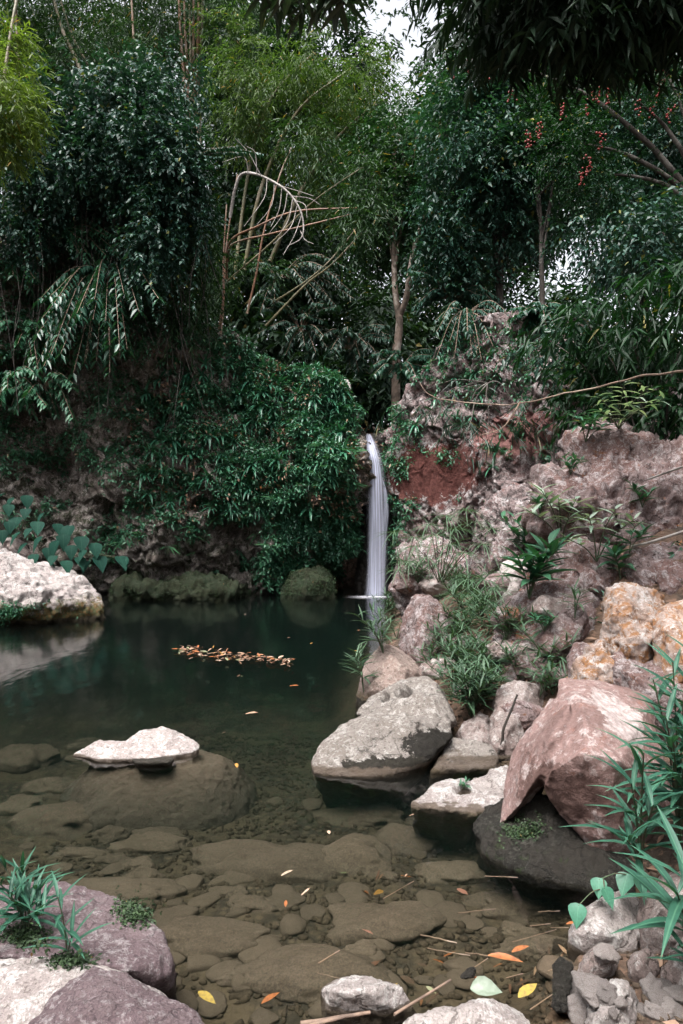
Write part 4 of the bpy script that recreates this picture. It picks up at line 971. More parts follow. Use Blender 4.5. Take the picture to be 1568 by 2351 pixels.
# ------------------------------------------------------------------ right bank plants
def bank(u, v, label, stems, key, L, n, **kw):
    b = hitp(u, v)[0]
    return lance_plant(kw.pop('name', 'bank_plant'), label, b, stems, key, L, n=n, **kw)
def fan(k, h, spread, lean=(0, 0)):
    return [(random.uniform(-1, 1) * spread + lean[0] * h, random.uniform(-1, 0.4) * spread + lean[1] * h, h * random.uniform(0.6, 1.05)) for _ in range(k)]
bank(1085, 1640, 'dense tuft of narrow leaves spilling over the grey stained rock', fan(14, 0.42, 0.22, (-0.1, -0.3)), 'grass', 0.20, 11)
bank(1040, 1560, 'narrow leaved tuft just right of the boulder with two holes', fan(9, 0.30, 0.2), 'grass', 0.18, 10)
bank(1120, 1560, 'narrow leaved tuft below the broad pink outcrop', fan(8, 0.28, 0.2), 'grass', 0.17, 10)
bank(905, 1420, 'tuft of pale narrow leaves at the foot of the waterfall rock', fan(10, 0.38, 0.3, (-0.2, -0.2)), 'grass', 0.22, 10)
bank(880, 1500, 'narrow leaved sprig leaning over the water beside the tan boulder', fan(5, 0.38, 0.12, (-0.3, -0.1)), 'grass', 0.20, 10)
bank(835, 1590, 'lone grassy sprig at the waterline left of the tan boulder', fan(4, 0.38, 0.1, (-0.15, 0)), 'grass', 0.20, 9)
bank(1075, 1440, 'narrow leaved tuft touching the rounded pink boulder on its right', fan(9, 0.36, 0.25), 'grass', 0.2, 10)
bank(1090, 1380, 'weedy tuft between the pink boulder and the white slab', fan(9, 0.36, 0.3), 'grass', 0.2, 10)
bank(1160, 1480, 'grassy tuft growing in front of the broad pink outcrop', fan(8, 0.3, 0.22), 'grass', 0.18, 10)
bank(1000, 1360, 'weedy tuft on top of the rounded pink boulder', fan(6, 0.25, 0.2), 'grass', 0.17, 9)
bank(960, 1340, 'leafy tuft under the umbrella sedge near the fall', fan(10, 0.36, 0.35), 'grass', 0.22, 9)
bank(1190, 1560, 'thin sprigs left of the rust orange rock', fan(5, 0.26, 0.15), 'grass', 0.17, 9)
bank(1240, 1600, 'thin leaned sprig above the pale lichen rock', fan(3, 0.24, 0.12, (0.2, 0)), 'grass', 0.17, 9)
bank(1250, 1450, 'small bright weed on the broad pink outcrop', fan(4, 0.15, 0.12), 'broad', 0.10, 8)
bank(1320, 1420, 'sprig with thin leaves above the small pink rock', fan(3, 0.22, 0.12), 'grass', 0.16, 9)
bank(1215, 1375, 'broad leaved green shrub beside the white slanting slab', fan(6, 0.42, 0.22, (-0.1, -0.1)), 'broad', 0.30, 9, r=0.007)
bank(1425, 1330, 'drooping long leaved plant on the purplish ledge', fan(2, 0.26, 0.08), 'broad', 0.24, 9, r=0.006)
bank(1225, 1290, 'green shrub behind the broad leaved one at the outcrop foot', fan(6, 0.5, 0.3, (-0.2, 0)), 'broad', 0.26, 8, r=0.006)
bank(1290, 1250, 'tall shrub with silvery upturned leaves on the reddish ledge', [(-0.35, -0.1, 0.32), (-0.1, -0.2, 0.45), (0.1, -0.1, 0.42), (-0.25, -0.2, 0.5), (0.28, -0.1, 0.3), (0.0, -0.2, 0.25)], 'pale', 0.26, 8, r=0.007, start=0.6, elev=(0.5, 0.2))
bank(1370, 1290, 'lower shrub with silvery leaves right of the tall one', [(-0.1, -0.1, 0.38), (0.12, -0.1, 0.44), (0.28, -0.1, 0.36), (-0.28, -0.1, 0.2)], 'pale', 0.22, 8, r=0.006, start=0.6, elev=(0.5, 0.2))
bank(1445, 1270, 'short green sprig on the face of the massive outcrop', [(0.0, -0.1, 0.22), (0.1, -0.1, 0.18)], 'broad', 0.2, 6)
for i, (u, v, l) in enumerate(((1165, 1060, 'leafy sprig in a crack between the red patch and the pale bulge'), (1190, 1010, 'leafy weed high on the pale bulge of the right cliff'), (1350, 985, 'green weed at the top of the massive outcrop'), (1310, 1090, 'tiny weed on the grey flank of the massive outcrop'), (1475, 1165, 'ferny weed in the middle of the massive outcrop'), (1240, 1180, 'leafy weed at the left end of the massive outcrop'))):
    bank(u, v, l, fan(4, 0.2, 0.16), 'broad', 0.14, 7)
tf = []
for _ in range(400):
    if len(tf) >= 24: break
    u, v = random.uniform(905, 1290), random.uniform(1335, 1660)
    h = hit(u, v)
    if not h or LAST[0] != 'ground' or h[0][1] < 4.2 or h[0][2] < 0.03: continue
    if any((h[0][0] - q.location[0]) ** 2 + (h[0][1] - q.location[1]) ** 2 < 0.16 ** 2 for q in tf): continue
    tf.append(lance_plant('weed_tuft', 'narrow leaved weed', h[0], fan(random.randint(4, 8), random.uniform(0.2, 0.34), 0.2), 'grass', random.uniform(0.15, 0.2), n=9, group='weeds among the right bank rocks', cat='plant'))
in_rows(tf, ['upper', 'middle', 'lower'], '{n} weed tuft from the left in the {band} row between the right bank rocks')
# umbrella sedge
def sedge(label, base, heads):
    root = thing('umbrella_sedge', label, 'sedge', base)
    for (u, v, d) in heads:
        e = P(u, v, d) - base
        V, F = tube(spline([np.zeros(3), e * 0.55 + np.array((0, 0, e[2] * 0.12)), e], 9), np.linspace(0.007, 0.004, 9), 4)
        stm = link('stem', mk_mesh('stem', V, F, True, None, STEMG), root)
        n = random.randint(15, 20); a0 = random.uniform(0, 6)
        tilt = unit(np.array((e[0] * 0.6, e[1] * 0.6, abs(e[2])))); 
        for k in range(n):
            az = a0 + k * 6.283 / n + random.uniform(-0.15, 0.15)
            put_leaf(LS['strap'], stm, e, (math.cos(az) + tilt[0], math.sin(az) + tilt[1], random.uniform(0.0, 0.45)), random.uniform(0.22, 0.36))
sb = hitp(1010, 1345)[0]
sedge('large umbrella sedge clump with spoked leaf heads in front of the pink cliff', sb, [(1024, 1185, 8.0), (1044, 1215, 7.9), (984, 1205, 8.0), (1069, 1172, 8.2), (1129, 1215, 8.2), (954, 1255, 7.8), (1109, 1250, 8), (1035, 1250, 7.6), (1000, 1230, 7.7), (1090, 1200, 8.3), (1060, 1270, 7.6), (980, 1280, 7.6)])
sb = hitp(925, 1360)[0]
sedge('small umbrella sedge arching left across the waterfall base', sb, [(905, 1222, 9.4), (940, 1290, 8.9), (915, 1310, 9.0), (950, 1235, 9.0)])
sb = hitp(1100, 1365)[0]
sedge('umbrella sedge with low dark heads right of the large clump', sb, [(1075, 1330, 7.0), (1110, 1330, 6.9), (1150, 1320, 7.0), (1060, 1365, 6.7), (1130, 1350, 6.7)])

# foreground plants, right
def at(u, v, d): return P(u, v, d)
def tips(b, lst): return [tuple(P(*q) - b) for q in lst]
b = np.array(hitp(1470, 2020, 2.5)[0])
lance_plant('willow_leaf_plant', 'tall willow leaved plant in front of the rose boulder', b, tips(b, [(1478, 1730, 2.35), (1450, 1800, 2.3), (1500, 1850, 2.3), (1440, 1930, 2.3)]), 'teal', 0.22, n=11, r=0.005, elev=(1.0, 0.25))
b = np.array(hitp(1560, 1960, 2.5)[0])
lance_plant('willow_leaf_plant', 'dense willow leaved plant filling the right edge beside the rose boulder', b, tips(b, [(1500, 1560, 2.75), (1545, 1520, 2.7), (1570, 1590, 2.6), (1530, 1650, 2.6), (1580, 1680, 2.5), (1545, 1700, 2.55), (1600, 1600, 2.6), (1590, 1760, 2.5), (1600, 1500, 2.7)]), 'teal', 0.26, n=13, r=0.005, elev=(0.8, 0.1), start=0.2)
b = np.array(hitp(1575, 2190, 1.95)[0])
lance_plant('willow_leaf_plant', 'long leaved plant leaning in at the lower right edge', b, tips(b, [(1555, 2050, 1.95), (1575, 1980, 1.9), (1580, 2120, 1.9)]), 'teal', 0.27, n=8, r=0.005, elev=(0.9, 0.2))
b = np.array(hitp(1590, 2250, 1.9)[0])
lance_plant('willow_leaf_plant', 'low leaved sprig at the right edge over the pitted boulder', b, tips(b, [(1560, 2170, 1.9), (1600, 2200, 1.9)]), 'teal', 0.15, n=7, r=0.004, elev=(0.5, -0.1))
b = np.array(hitp(1450, 2030, 2.5)[0])
hv = thing('heart_leaf_vine', 'creeping vine with mint green heart shaped leaves over the white boulder', 'vine', b)
prev = np.zeros(3)
for (u, v, d, L, dx) in ((1440, 2010, 2.42, 0.075, -0.5), (1462, 2015, 2.4, 0.07, 0.3), (1375, 2020, 2.4, 0.062, -0.2), (1388, 2042, 2.36, 0.065, 0.3), (1328, 2080, 2.35, 0.07, -0.3)):
    off = P(u, v, d) - b
    V, F = tube(spline([prev, (prev + off) / 2 + np.array((0, 0, 0.02)), off], 8), 0.0022, 4); stm = link('stem', mk_mesh('stem', V, F, True, None, STEMG), hv)
    put_leaf(LS['mint'], stm, off, (dx, -0.5, -0.75), L)
    prev = off * 0.9
# bottom left plants
b = np.array(hitp(60, 2140, 2.3)[0])
lance_plant('grassy_plant', 'clump of blade leaved plants in the soil pocket of the mauve boulder', b, tips(b, [(10, 1990, 2.2), (50, 2000, 2.2), (85, 2040, 2.15), (20, 2060, 2.1), (70, 2080, 2.1), (-20, 2010, 2.15), (100, 2100, 2.05)]), 'teal', 0.15, n=9, r=0.0035, elev=(1.1, 0.2))
b = np.array(hitp(155, 2205, 2.2)[0])
lance_plant('grassy_plant', 'single blade leaved sprout standing on the lower left boulders', b, tips(b, [(132, 2060, 2.0), (165, 2150, 1.98)]), 'teal', 0.13, n=9, r=0.003, elev=(1.0, 0.2))
b = np.array(hitp(1066, 1815, 3.5)[0])
lance_plant('tiny_sprig', 'tiny sprig growing in the hollow of the low white rock', b, [(0.01, 0, 0.05), (-0.02, 0, 0.035)], 'broad', 0.055, n=6, r=0.002)

# the hanging branch of long leaves at the top edge
b = P(700, -90, 3.0)
hb = thing('hanging_branch', 'dark branch of long leaves hanging from the top edge left of the sky gap', 'branch', b)
for (u, v) in ((600, -10), (640, 15), (700, 20), (745, 0), (790, 10), (810, -20), (670, -30), (760, -30)):
    e = P(u, v, 3.0 + random.uniform(-0.15, 0.15)) - b
    V, F = tube(spline([np.zeros(3), e * 0.5 + np.array((0, 0, 0.03)), e], 8), np.linspace(0.008, 0.004, 8), 5); twg = link('twig', mk_mesh('twig', V, F, True, None, BARKD0), hb)
    for k in range(13):
        az = k * 2.399
        put_leaf(LS['black'], twg, e * (1 - 0.02 * k), (math.cos(az), 0.6 * math.sin(az), random.uniform(-0.9, 0.1)), random.uniform(0.11, 0.17))
print('plants', time.time() - T0)
# far wood behind the cliffs: one mass nobody could count
farb = []
for (u, v, d, ru, rv, rd, n) in [(-40, 330, 26, 230, 320, 3, 900), (220, 200, 27, 220, 330, 3, 1000), (480, 300, 26, 200, 300, 3, 1000), (690, 420, 27, 170, 260, 3, 900), (640, 120, 28, 220, 180, 3, 700), (820, 560, 27, 130, 240, 3, 600), (960, 700, 24, 160, 130, 3, 350),
                                (1150, 760, 22, 200, 110, 3, 350), (1400, 800, 20, 250, 130, 3, 400), (700, 780, 19, 260, 120, 2, 500), (350, 660, 22, 260, 180, 2, 700), (800, 250, 30, 80, 130, 3, 250), (840, 850, 17, 90, 60, 1.5, 260), (1100, 560, 26, 130, 130, 2, 260), (1080, 330, 24, 150, 170, 3, 420), (1330, 230, 22, 170, 160, 3, 420), (1500, 420, 20, 150, 220, 3, 420), (1230, 480, 24, 130, 120, 2, 260), (1330, 420, 21, 90, 90, 2, 160), (960, 330, 25, 90, 190, 2, 300), (1300, 60, 24, 200, 80, 2, 200), (190, 520, 20, 200, 120, 2, 420), (640, 560, 19, 150, 120, 2, 320), (890, 50, 26, 50, 50, 2, 16), (1010, 100, 26, 60, 50, 2, 26), (-300, 300, 24, 250, 500, 4, 700), (1900, 500, 20, 280, 500, 4, 600)]:
    farb.append((u, v, d, ru, rv, rd, int(n * 1.7)))
V, F, T = crown_leaves(farb, L=0.26, Wd=0.11, K=9, tl=0.9, gapf=0.35, gap=-0.15)
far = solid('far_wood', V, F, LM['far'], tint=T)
tag(far, 'dim green far wood filling the valley behind the cliffs', 'wood', kind='stuff')

# wood added out of view round the pool, to narrow the light to overhead
lst = []
for k in range(2300):
    az = random.uniform(36, 324); rad = random.uniform(9.5, 16)
    x, y = rad * math.sin(R(az)), 2.0 + rad * math.cos(R(az))
    if y > 7 and abs(x) < 9: continue
    p = np.array((x, y, 0.6 + 15 * random.random() ** 0.8))
    lst.append(p)
pp = np.array(lst)
V, F, T = sprays(pp, 0.8 * rnd_unit(len(pp)), rng.uniform(1.2, 2.2, len(pp)), 16, 0.42, 0.2, jit=0.6)
wood = solid('unseen_shading_wood', V, F, LM['far'], tint=T)
tag(wood, 'unseen green wood added round the near side of the pool to hold back light', 'wood', kind='stuff')

# vine smothered tree on the left
VB = [(230, 225, 11.4, 150, 80, 1.0, 900), (310, 320, 11.1, 130, 130, 0.9, 1150), (395, 400, 11.0, 70, 120, 0.7, 600), (190, 400, 11.2, 150, 90, 0.8, 700), (110, 320, 11.4, 110, 120, 0.9, 600), (345, 540, 10.9, 60, 110, 0.5, 420), (60, 480, 11.4, 90, 110, 0.6, 350), (375, 180, 12.0, 90, 70, 0.8, 350), (440, 480, 11.4, 40, 90, 0.5, 160), (200, 500, 12.0, 130, 70, 0.6, 380)]
def vine_strands(root, base, pts):
    lst = []
    for _ in range(60):
        u = random.choice([random.uniform(40, 460), random.uniform(300, 420)]); v0 = random.uniform(330, 560); ln = random.uniform(90, 260)
        if u < 240: ln *= 0.7
        d = 10.7 + random.uniform(-0.3, 0.5)
        n = int(ln / 5)
        s = np.array([P(u + 9 * math.sin(k * 0.13 + u), v0 + k * ln / n, d) for k in range(n)])
        ld = rng.normal(size=(n, 3)) * 0.7 - UP * 0.5 + np.array((0, -0.5, 0))
        V, F = leaf_faces(s, ld, UP + 0.4 * rng.normal(size=(n, 3)), rng.uniform(0.05, 0.085, n), rng.uniform(0.028, 0.045, n))
        lst.append((V, F, np.repeat(np.clip(rng.normal(0.55, 0.2, n), 0, 0.94), 4)))
    V, F, T = gather(lst)
    o = solid('hanging_vine', V, F, LM['vine'], root, base, tint=T); o['kind'] = 'stuff'
    st = []
    for _ in range(80):                                     # bare dead stems inside the curtain
        u = random.uniform(-20, 480); v0 = random.uniform(380, 620); ln = random.uniform(120, 420); d = random.uniform(11.0, 11.9)
        k = random.uniform(-60, 60)
        st.append(tube(spline([P(u, v0, d), P(u + k * 0.3 + random.uniform(-25, 25), v0 + ln * 0.5, d), P(u + k, v0 + ln, d)], 7), 0.007, 3))
    V, F = join(st)
    o = solid('dead_stem', V, F, BARKD, root, base); o['kind'] = 'stuff'
tree('vine_covered_tree', 'tall tree smothered in glossy dark vines at the upper left', None, [(285, 880, 13.2), (290, 700, 13.0), (300, 450, 12.6), (290, 250, 12.0), (280, 160, 11.8)], 0.22, VB,
     dict(L=0.085, Wd=0.048, K=9, tl=0.34, droop=0.5, gapf=1.3, gap=-0.22, down=0.35), LM['vine'], BARKD, extra=vine_strands)

# arching shrub with rows of leaves hanging over the left cliff
def arch_shrub(name, label, root_uvd, tips, L, Wd, lmat, K=26, group=None, r=0.012, cat='shrub', tw=True):
    base = P(*root_uvd); root = thing(name, label, cat, base, group)
    st, lst = [], []
    for (u, v, d) in tips:
        e = P(u, v, d); mid = (base + e) * 0.5 + UP * np.linalg.norm(e - base) * random.uniform(0.12, 0.28)
        p = spline([base, mid, e], K)
        st.append(tube(p, np.linspace(r, r * 0.3, K), 4))
        k0 = K // 3
        q = p[k0:]; t = unit(np.gradient(p, axis=0)[k0:]); side = unit(np.cross(t, UP))
        for s in (-1, 1):
            ld = 0.5 * t + s * 0.8 * side - UP * 0.45 + 0.15 * rng.normal(size=q.shape)
            V, F = leaf_faces(q, ld, UP + 0.25 * rng.normal(size=q.shape), L * rng.uniform(0.75, 1.2, len(q)), Wd * rng.uniform(0.8, 1.2, len(q)), droop=0.25)
            lst.append((V, F, np.repeat(np.clip(rng.normal(0.5, 0.25, len(q)), 0, 0.94), 4)))
    V, F = join(st); solid('stems', V, F, TWIG, root, base)
    V, F, T = gather(lst); o = solid('foliage', V, F, lmat, root, base, tint=T); o['kind'] = 'stuff'
    return root
arch_shrub('arching_shrub', 'arching shrub with rows of bright leaflets hanging low over the left cliff', (250, 640, 11.8),
           [(random.uniform(70, 380), random.uniform(640, 860), random.uniform(10.2, 11.2)) for _ in range(34)], 0.16, 0.06, LM['shrub'], K=26)
arch_shrub('arching_shrub', 'dim leafy branch jutting from the dark hollow below the vines', (120, 560, 11.8),
           [(random.uniform(180, 300), random.uniform(520, 600), 11.2) for _ in range(9)], 0.13, 0.05, LM['creep'], K=22)
arch_shrub('arching_shrub', 'leafy branch of the vine tree reaching right at the pale dead branch', (400, 400, 11.0),
           [(550, 335, 11.0), (530, 345, 11.2), (560, 350, 11.1), (600, 352, 11.2), (505, 360, 11.0)], 0.09, 0.05, LM['vine'], K=30)
for i, (u, v) in enumerate(((20, 600), (60, 770), (20, 880), (100, 890))):
    arch_shrub('creeper_bush', ['dark creeper bush at the left edge below the vines', 'dark creeper bush in the shade under the arching shrub', 'dark creeper bush low at the left edge above the broad leaves', 'dark creeper bush at the foot of the shaded rock wall'][i], (u, v, 12.0),
               [(u + random.uniform(-90, 90), v + random.uniform(-40, 80), random.uniform(11.2, 11.9)) for _ in range(16)], 0.13, 0.06, LM['creep'], K=20)

# bamboo
BL = dict(L=0.16, Wd=0.026, K=9, tl=0.45, droop=0.5, spread=0.6, lead=0.6, down=0.2, sag=0.35)
def culm(pts, r, n=26):
    p = spline([P(*q) for q in pts], n * 3)
    k = np.arange(n * 3)
    rr = np.linspace(r, r * 0.55, n * 3) * (1 + 0.22 * (k % 6 == 0))
    return tube(p, rr, 7)
def bamboo(name, label, culms, r, blobs, lmat, cmats, spec=BL, cat='bamboo', group=None):
    base = P(*culms[0][0]); root = thing(name, label, cat, base, group)
    for i, c in enumerate(culms):
        V, F = culm(c, r * random.uniform(0.8, 1.15)); solid('culm', V, F, cmats[i % len(cmats)], root, base, sm=True)
    if blobs:
        V, F, T = crown_leaves(blobs, **spec); o = solid('foliage', V, F, lmat, root, base, tint=T); o['kind'] = 'stuff'
    return root
bamboo('bamboo_clump', 'bamboo clump with orange brown culms fanning out to the right above the cliff',
       [[(481, 838, 12.4), (500, 760, 12.5), (512, 690, 12.6), (513, 590, 12.8), (520, 470, 13)], [(499, 818, 12.4), (509, 745, 12.5), (513, 690, 12.6), (520, 560, 12.8), (545, 400, 13.2)],
        [(567, 720, 13.2), (590, 620, 13.2), (606, 530, 13.2), (640, 410, 13.3), (672, 330, 13.4)], [(520, 640, 13.3), (527, 557, 13.0), (590, 520, 12.8), (680, 485, 12.7), (820, 477, 12.6)],
        [(522, 600, 13.2), (535, 560, 12.9), (620, 537, 12.7), (700, 518, 12.6), (805, 492, 12.5)], [(516, 650, 13.6), (620, 560, 13.4), (720, 462, 13.2), (830, 385, 13.0)],
        [(610, 748, 13.6), (700, 655, 13.5), (760, 608, 13.3), (830, 535, 13.2)], [(625, 696, 13.8), (700, 647, 13.6), (760, 595, 13.5), (825, 515, 13.4)]],
       0.026, [(840, 390, 13.1, 60, 45, 0.5, 90), (830, 490, 12.8, 50, 50, 0.5, 80), (700, 330, 13.2, 60, 50, 0.5, 80), (560, 640, 13.9, 110, 60, 0.6, 130), (440, 590, 12.0, 70, 100, 0.5, 220), (430, 700, 11.9, 60, 60, 0.4, 110)], LM['bamboo'], [CULM_O, CULM_O, CULM_O, CULM_O, CULM_O, CULM_G, CULM_G, CULM_G, CULM_G])
bamboo('bamboo_clump', 'tall bamboo clump with a bundle of upright orange culms at the top edge', [[(440 + k, 330, 16 + 0.1 * i), (438 + k * 1.1, 190, 16 + 0.1 * i), (436 + k * 1.6, 60, 16.1), (434 + k * 2.2, -160, 16.2)] for i, k in enumerate((-14, -7, 0, 5, 12, 17))],
       0.05, [(420, 60, 16.5, 130, 110, 1.2, 420), (300, 40, 17, 130, 90, 1.2, 420), (520, 40, 16.5, 110, 90, 1.0, 380), (420, -120, 16.5, 220, 120, 1.4, 400)], LM['bamboo'], [CULM_O, CULM_O, CULM_G])
bamboo('bamboo_clump', 'feathery bamboo clump in the top left corner with leaning brown culms', [[(60, 330, 15), (45, 180, 15), (38, 60, 15), (30, -120, 15)], [(240, 330, 15), (180, 150, 15), (140, 60, 15), (105, -80, 15)], [(260, 330, 15.4), (210, 170, 15.4), (165, 80, 15.4), (120, -60, 15.4)], [(315, 330, 15.6), (310, 180, 15.6), (305, 60, 15.6), (296, -100, 15.6)]],
       0.045, [(120, 60, 15.4, 150, 110, 1.0, 520), (230, 120, 15.6, 120, 70, 0.8, 260), (30, 200, 15.0, 90, 150, 0.9, 300), (120, -120, 15.4, 220, 120, 1.3, 380)], LM['bamboo'], [CULM_O, CULM_G, CULM_G])
bamboo('bamboo_spray', 'yellow green bamboo foliage hanging in close at the left edge', [[(-60, 520, 7.2), (-20, 330, 7.0), (8, 180, 6.9), (30, 40, 7.0), (60, -100, 7.2)]],
       0.02, [(5, 130, 7.0, 55, 70, 0.5, 260), (20, 230, 6.9, 50, 65, 0.4, 220), (0, 310, 6.9, 35, 40, 0.3, 80)], LM['spray'], [CULM_G], spec=dict(BL, L=0.11, Wd=0.017, tl=0.25, droop=0.35, down=0.1, sag=0.2))
bamboo('bamboo_clump', 'bright arching bamboo crown left of the sky gap', [[(560, 620, 15.5), (600, 430, 15.4), (680, 260, 15.2), (800, 160, 15)], [(540, 620, 15.6), (570, 400, 15.6), (620, 230, 15.5), (720, 120, 15.4)], [(620, 600, 15.8), (700, 420, 15.6), (790, 300, 15.4), (880, 230, 15.2)]],
       0.045, [(610, 200, 15.2, 150, 60, 1.2, 560), (740, 150, 15.0, 130, 60, 1.2, 520), (850, 230, 15.2, 90, 110, 1.0, 400), (560, 120, 15.8, 120, 80, 1.0, 300), (700, 310, 15.8, 150, 80, 1.0, 460), (560, 280, 15.4, 80, 70, 0.8, 240), (780, 420, 15.9, 80, 80, 0.8, 300)], LM['bamboo_y'], [CULM_G], spec=dict(BL, L=0.15, Wd=0.024, gapf=1.1, gap=0.08))

# pale dead branch
base = P(528, 500, 12.6)
dead = thing('dead_branch', 'bleached dead branch arching over with a comb of hanging twigs', 'branch', base)
mainp = spline([P(528, 500, 12.6), P(538, 440, 12.5), P(553, 402, 12.4), P(580, 398, 12.3), P(620, 413, 12.2), P(660, 440, 12.1), P(688, 480, 12.1), P(697, 520, 12.1), P(690, 548, 12.1), P(664, 563, 12.1)], 40)
V, F = tube(mainp, np.linspace(0.034, 0.008, 40), 6); solid('bough', V, F, DEADW, dead, base, sm=True)
for (a, b, c) in (((613, 412), (606, 455), (560, 520)), ((630, 420), (624, 470), (590, 516)), ((647, 430), (641, 480), (622, 520)), ((660, 440), (650, 490), (618, 535)), ((672, 455), (662, 505), (640, 540)), ((682, 472), (668, 520), (628, 560)), ((692, 495), (676, 540), (650, 585)),
                  ((600, 405), (570, 350), (540, 318)), ((590, 400), (585, 350), (565, 335)), ((640, 425), (690, 440), (720, 450)), ((670, 450), (710, 455), (735, 470)), ((570, 400), (560, 360), (510, 372)), ((690, 530), (700, 550), (720, 560)), ((676, 460), (700, 470), (705, 500))):
    V, F = tube(spline([P(a[0], a[1], 12.2), P(b[0], b[1], 12.1), P(c[0], c[1], 12.0)], 9), np.linspace(0.009, 0.004, 9), 4)
    solid('twig', V, F, DEADW, dead, base)

# trees over the fall and on the right
SP = dict(L=0.11, Wd=0.045, K=8, tl=0.45, droop=0.5, gapf=0.8, gap=-0.1, down=0.2)
tree('forest_tree', 'pale forked trunk tree standing behind the right cliff near the waterfall', None, [(909, 852, 14.2), (914, 780, 14.2), (917, 730, 14.2), (908, 680, 14.2), (905, 600, 14.3), (908, 480, 14.4), (905, 330, 14.5)], 0.105,
     [(870, 380, 14.8, 90, 110, 0.9, 665), (960, 300, 14.4, 100, 110, 0.9, 735), (930, 470, 14.6, 90, 90, 0.8, 577), (1000, 420, 14.2, 90, 80, 0.8, 525), (880, 560, 15, 70, 70, 0.7, 350), (990, 560, 14.6, 90, 50, 0.7, 385)], dict(SP), LM['green'], BARK,
     extra=lambda root, b, pts: solid('fork', *tube(spline([P(917, 725, 14.2), P(934, 680, 14.1), P(937, 640, 14.0), P(952, 560, 14.0), P(990, 450, 14.0)], 14), np.linspace(0.07, 0.025, 14), 7), BARK, root, b, sm=True))
tree('forest_tree', 'dark leafed tree with a broad crown above the pink cliff', None, [(1150, 760, 12.8), (1145, 640, 12.8), (1135, 500, 12.6), (1120, 360, 12.4)], 0.10,
     [(1080, 300, 12.4, 120, 100, 0.9, 910), (1180, 400, 12.2, 120, 100, 0.8, 840), (1060, 460, 12.6, 100, 90, 0.8, 665), (1180, 540, 12.6, 80, 60, 0.6, 315), (1130, 170, 12.6, 120, 80, 0.9, 665), (1050, 590, 12.8, 110, 45, 0.6, 385), (1280, 330, 12.0, 110, 80, 0.8, 577)], dict(SP, L=0.10), LM['right'], BARKD)
tree('forest_tree', 'slim dark tree with hanging foliage in front of the bright gaps', None, [(1245, 700, 11.8), (1243, 600, 11.8), (1240, 480, 11.8), (1225, 300, 11.7)], 0.06,
     [(1310, 240, 11.6, 110, 90, 0.7, 595), (1400, 330, 11.4, 110, 100, 0.7, 735), (1210, 300, 11.8, 90, 70, 0.6, 385), (1370, 180, 11.4, 100, 70, 0.6, 455)], dict(SP, L=0.09), LM['green'], BARKD)
tree('forest_tree', 'dense glossy tree at the right edge with leaves down to the bushes', None, [(1480, 760, 10.6), (1470, 640, 10.6), (1460, 480, 10.5), (1470, 300, 10.4)], 0.09,
     [(1420, 520, 8.8, 120, 60, 0.6, 220), (1540, 560, 8.2, 90, 60, 0.6, 200), (1480, 460, 10.4, 110, 110, 0.7, 910), (1540, 330, 10.2, 90, 120, 0.7, 735), (1420, 560, 10.6, 90, 70, 0.6, 455), (1540, 560, 10.2, 80, 90, 0.6, 525), (1640, 450, 10, 120, 250, 0.9, 735), (1500, 210, 10.4, 110, 90, 0.7, 577)], dict(SP, L=0.085, Wd=0.042), LM['vine'], BARKD)
arch_shrub('rim_shrub', 'teal shrub on the rim of the pink cliff right of the pale trunk', (1040, 690, 12.9), [(random.uniform(940, 1160), random.uniform(620, 720), random.uniform(12.2, 12.9)) for _ in range(34)], 0.12, 0.05, LM['right'], K=22)
arch_shrub('rim_shrub', 'dark shrub drooping over the peak of the pink cliff', (1070, 720, 12.4), [(random.uniform(990, 1190), random.uniform(720, 830), random.uniform(11.3, 12.2)) for _ in range(30)], 0.11, 0.045, LM['right'], K=20)
arch_shrub('rim_shrub', 'low teal shrub at the top of the cliff under the slim dark tree', (1240, 730, 11.4), [(random.uniform(1170, 1330), random.uniform(690, 780), random.uniform(10.6, 11.3)) for _ in range(26)], 0.12, 0.055, LM['shrub'], K=20)
arch_shrub('rim_shrub', 'dim fern like shrub behind the waterfall notch', (800, 800, 14.6), [(random.uniform(690, 900), random.uniform(740, 860), random.uniform(13.6, 14.6)) for _ in range(30)], 0.16, 0.05, LM['dark'], K=22)
arch_shrub('rim_shrub', 'dim shrub under the leaning culms above the left cliff', (690, 760, 14.4), [(random.uniform(570, 780), random.uniform(680, 820), random.uniform(13.4, 14.4)) for _ in range(30)], 0.14, 0.05, LM['dark'], K=22)
arch_shrub('rim_shrub', 'small tree shrub growing dark below the bamboo fan', (640, 640, 14.8), [(random.uniform(560, 820), random.uniform(590, 720), random.uniform(13.8, 14.8)) for _ in range(36)], 0.14, 0.05, LM['dark'], K=22)

arch_shrub('rim_shrub', 'leafy shrub hiding the foot of the pale forked trunk', (915, 850, 13.6), [(random.uniform(850, 1000), random.uniform(800, 880), random.uniform(12.8, 13.6)) for _ in range(26)], 0.13, 0.05, LM['shrub'], K=20)
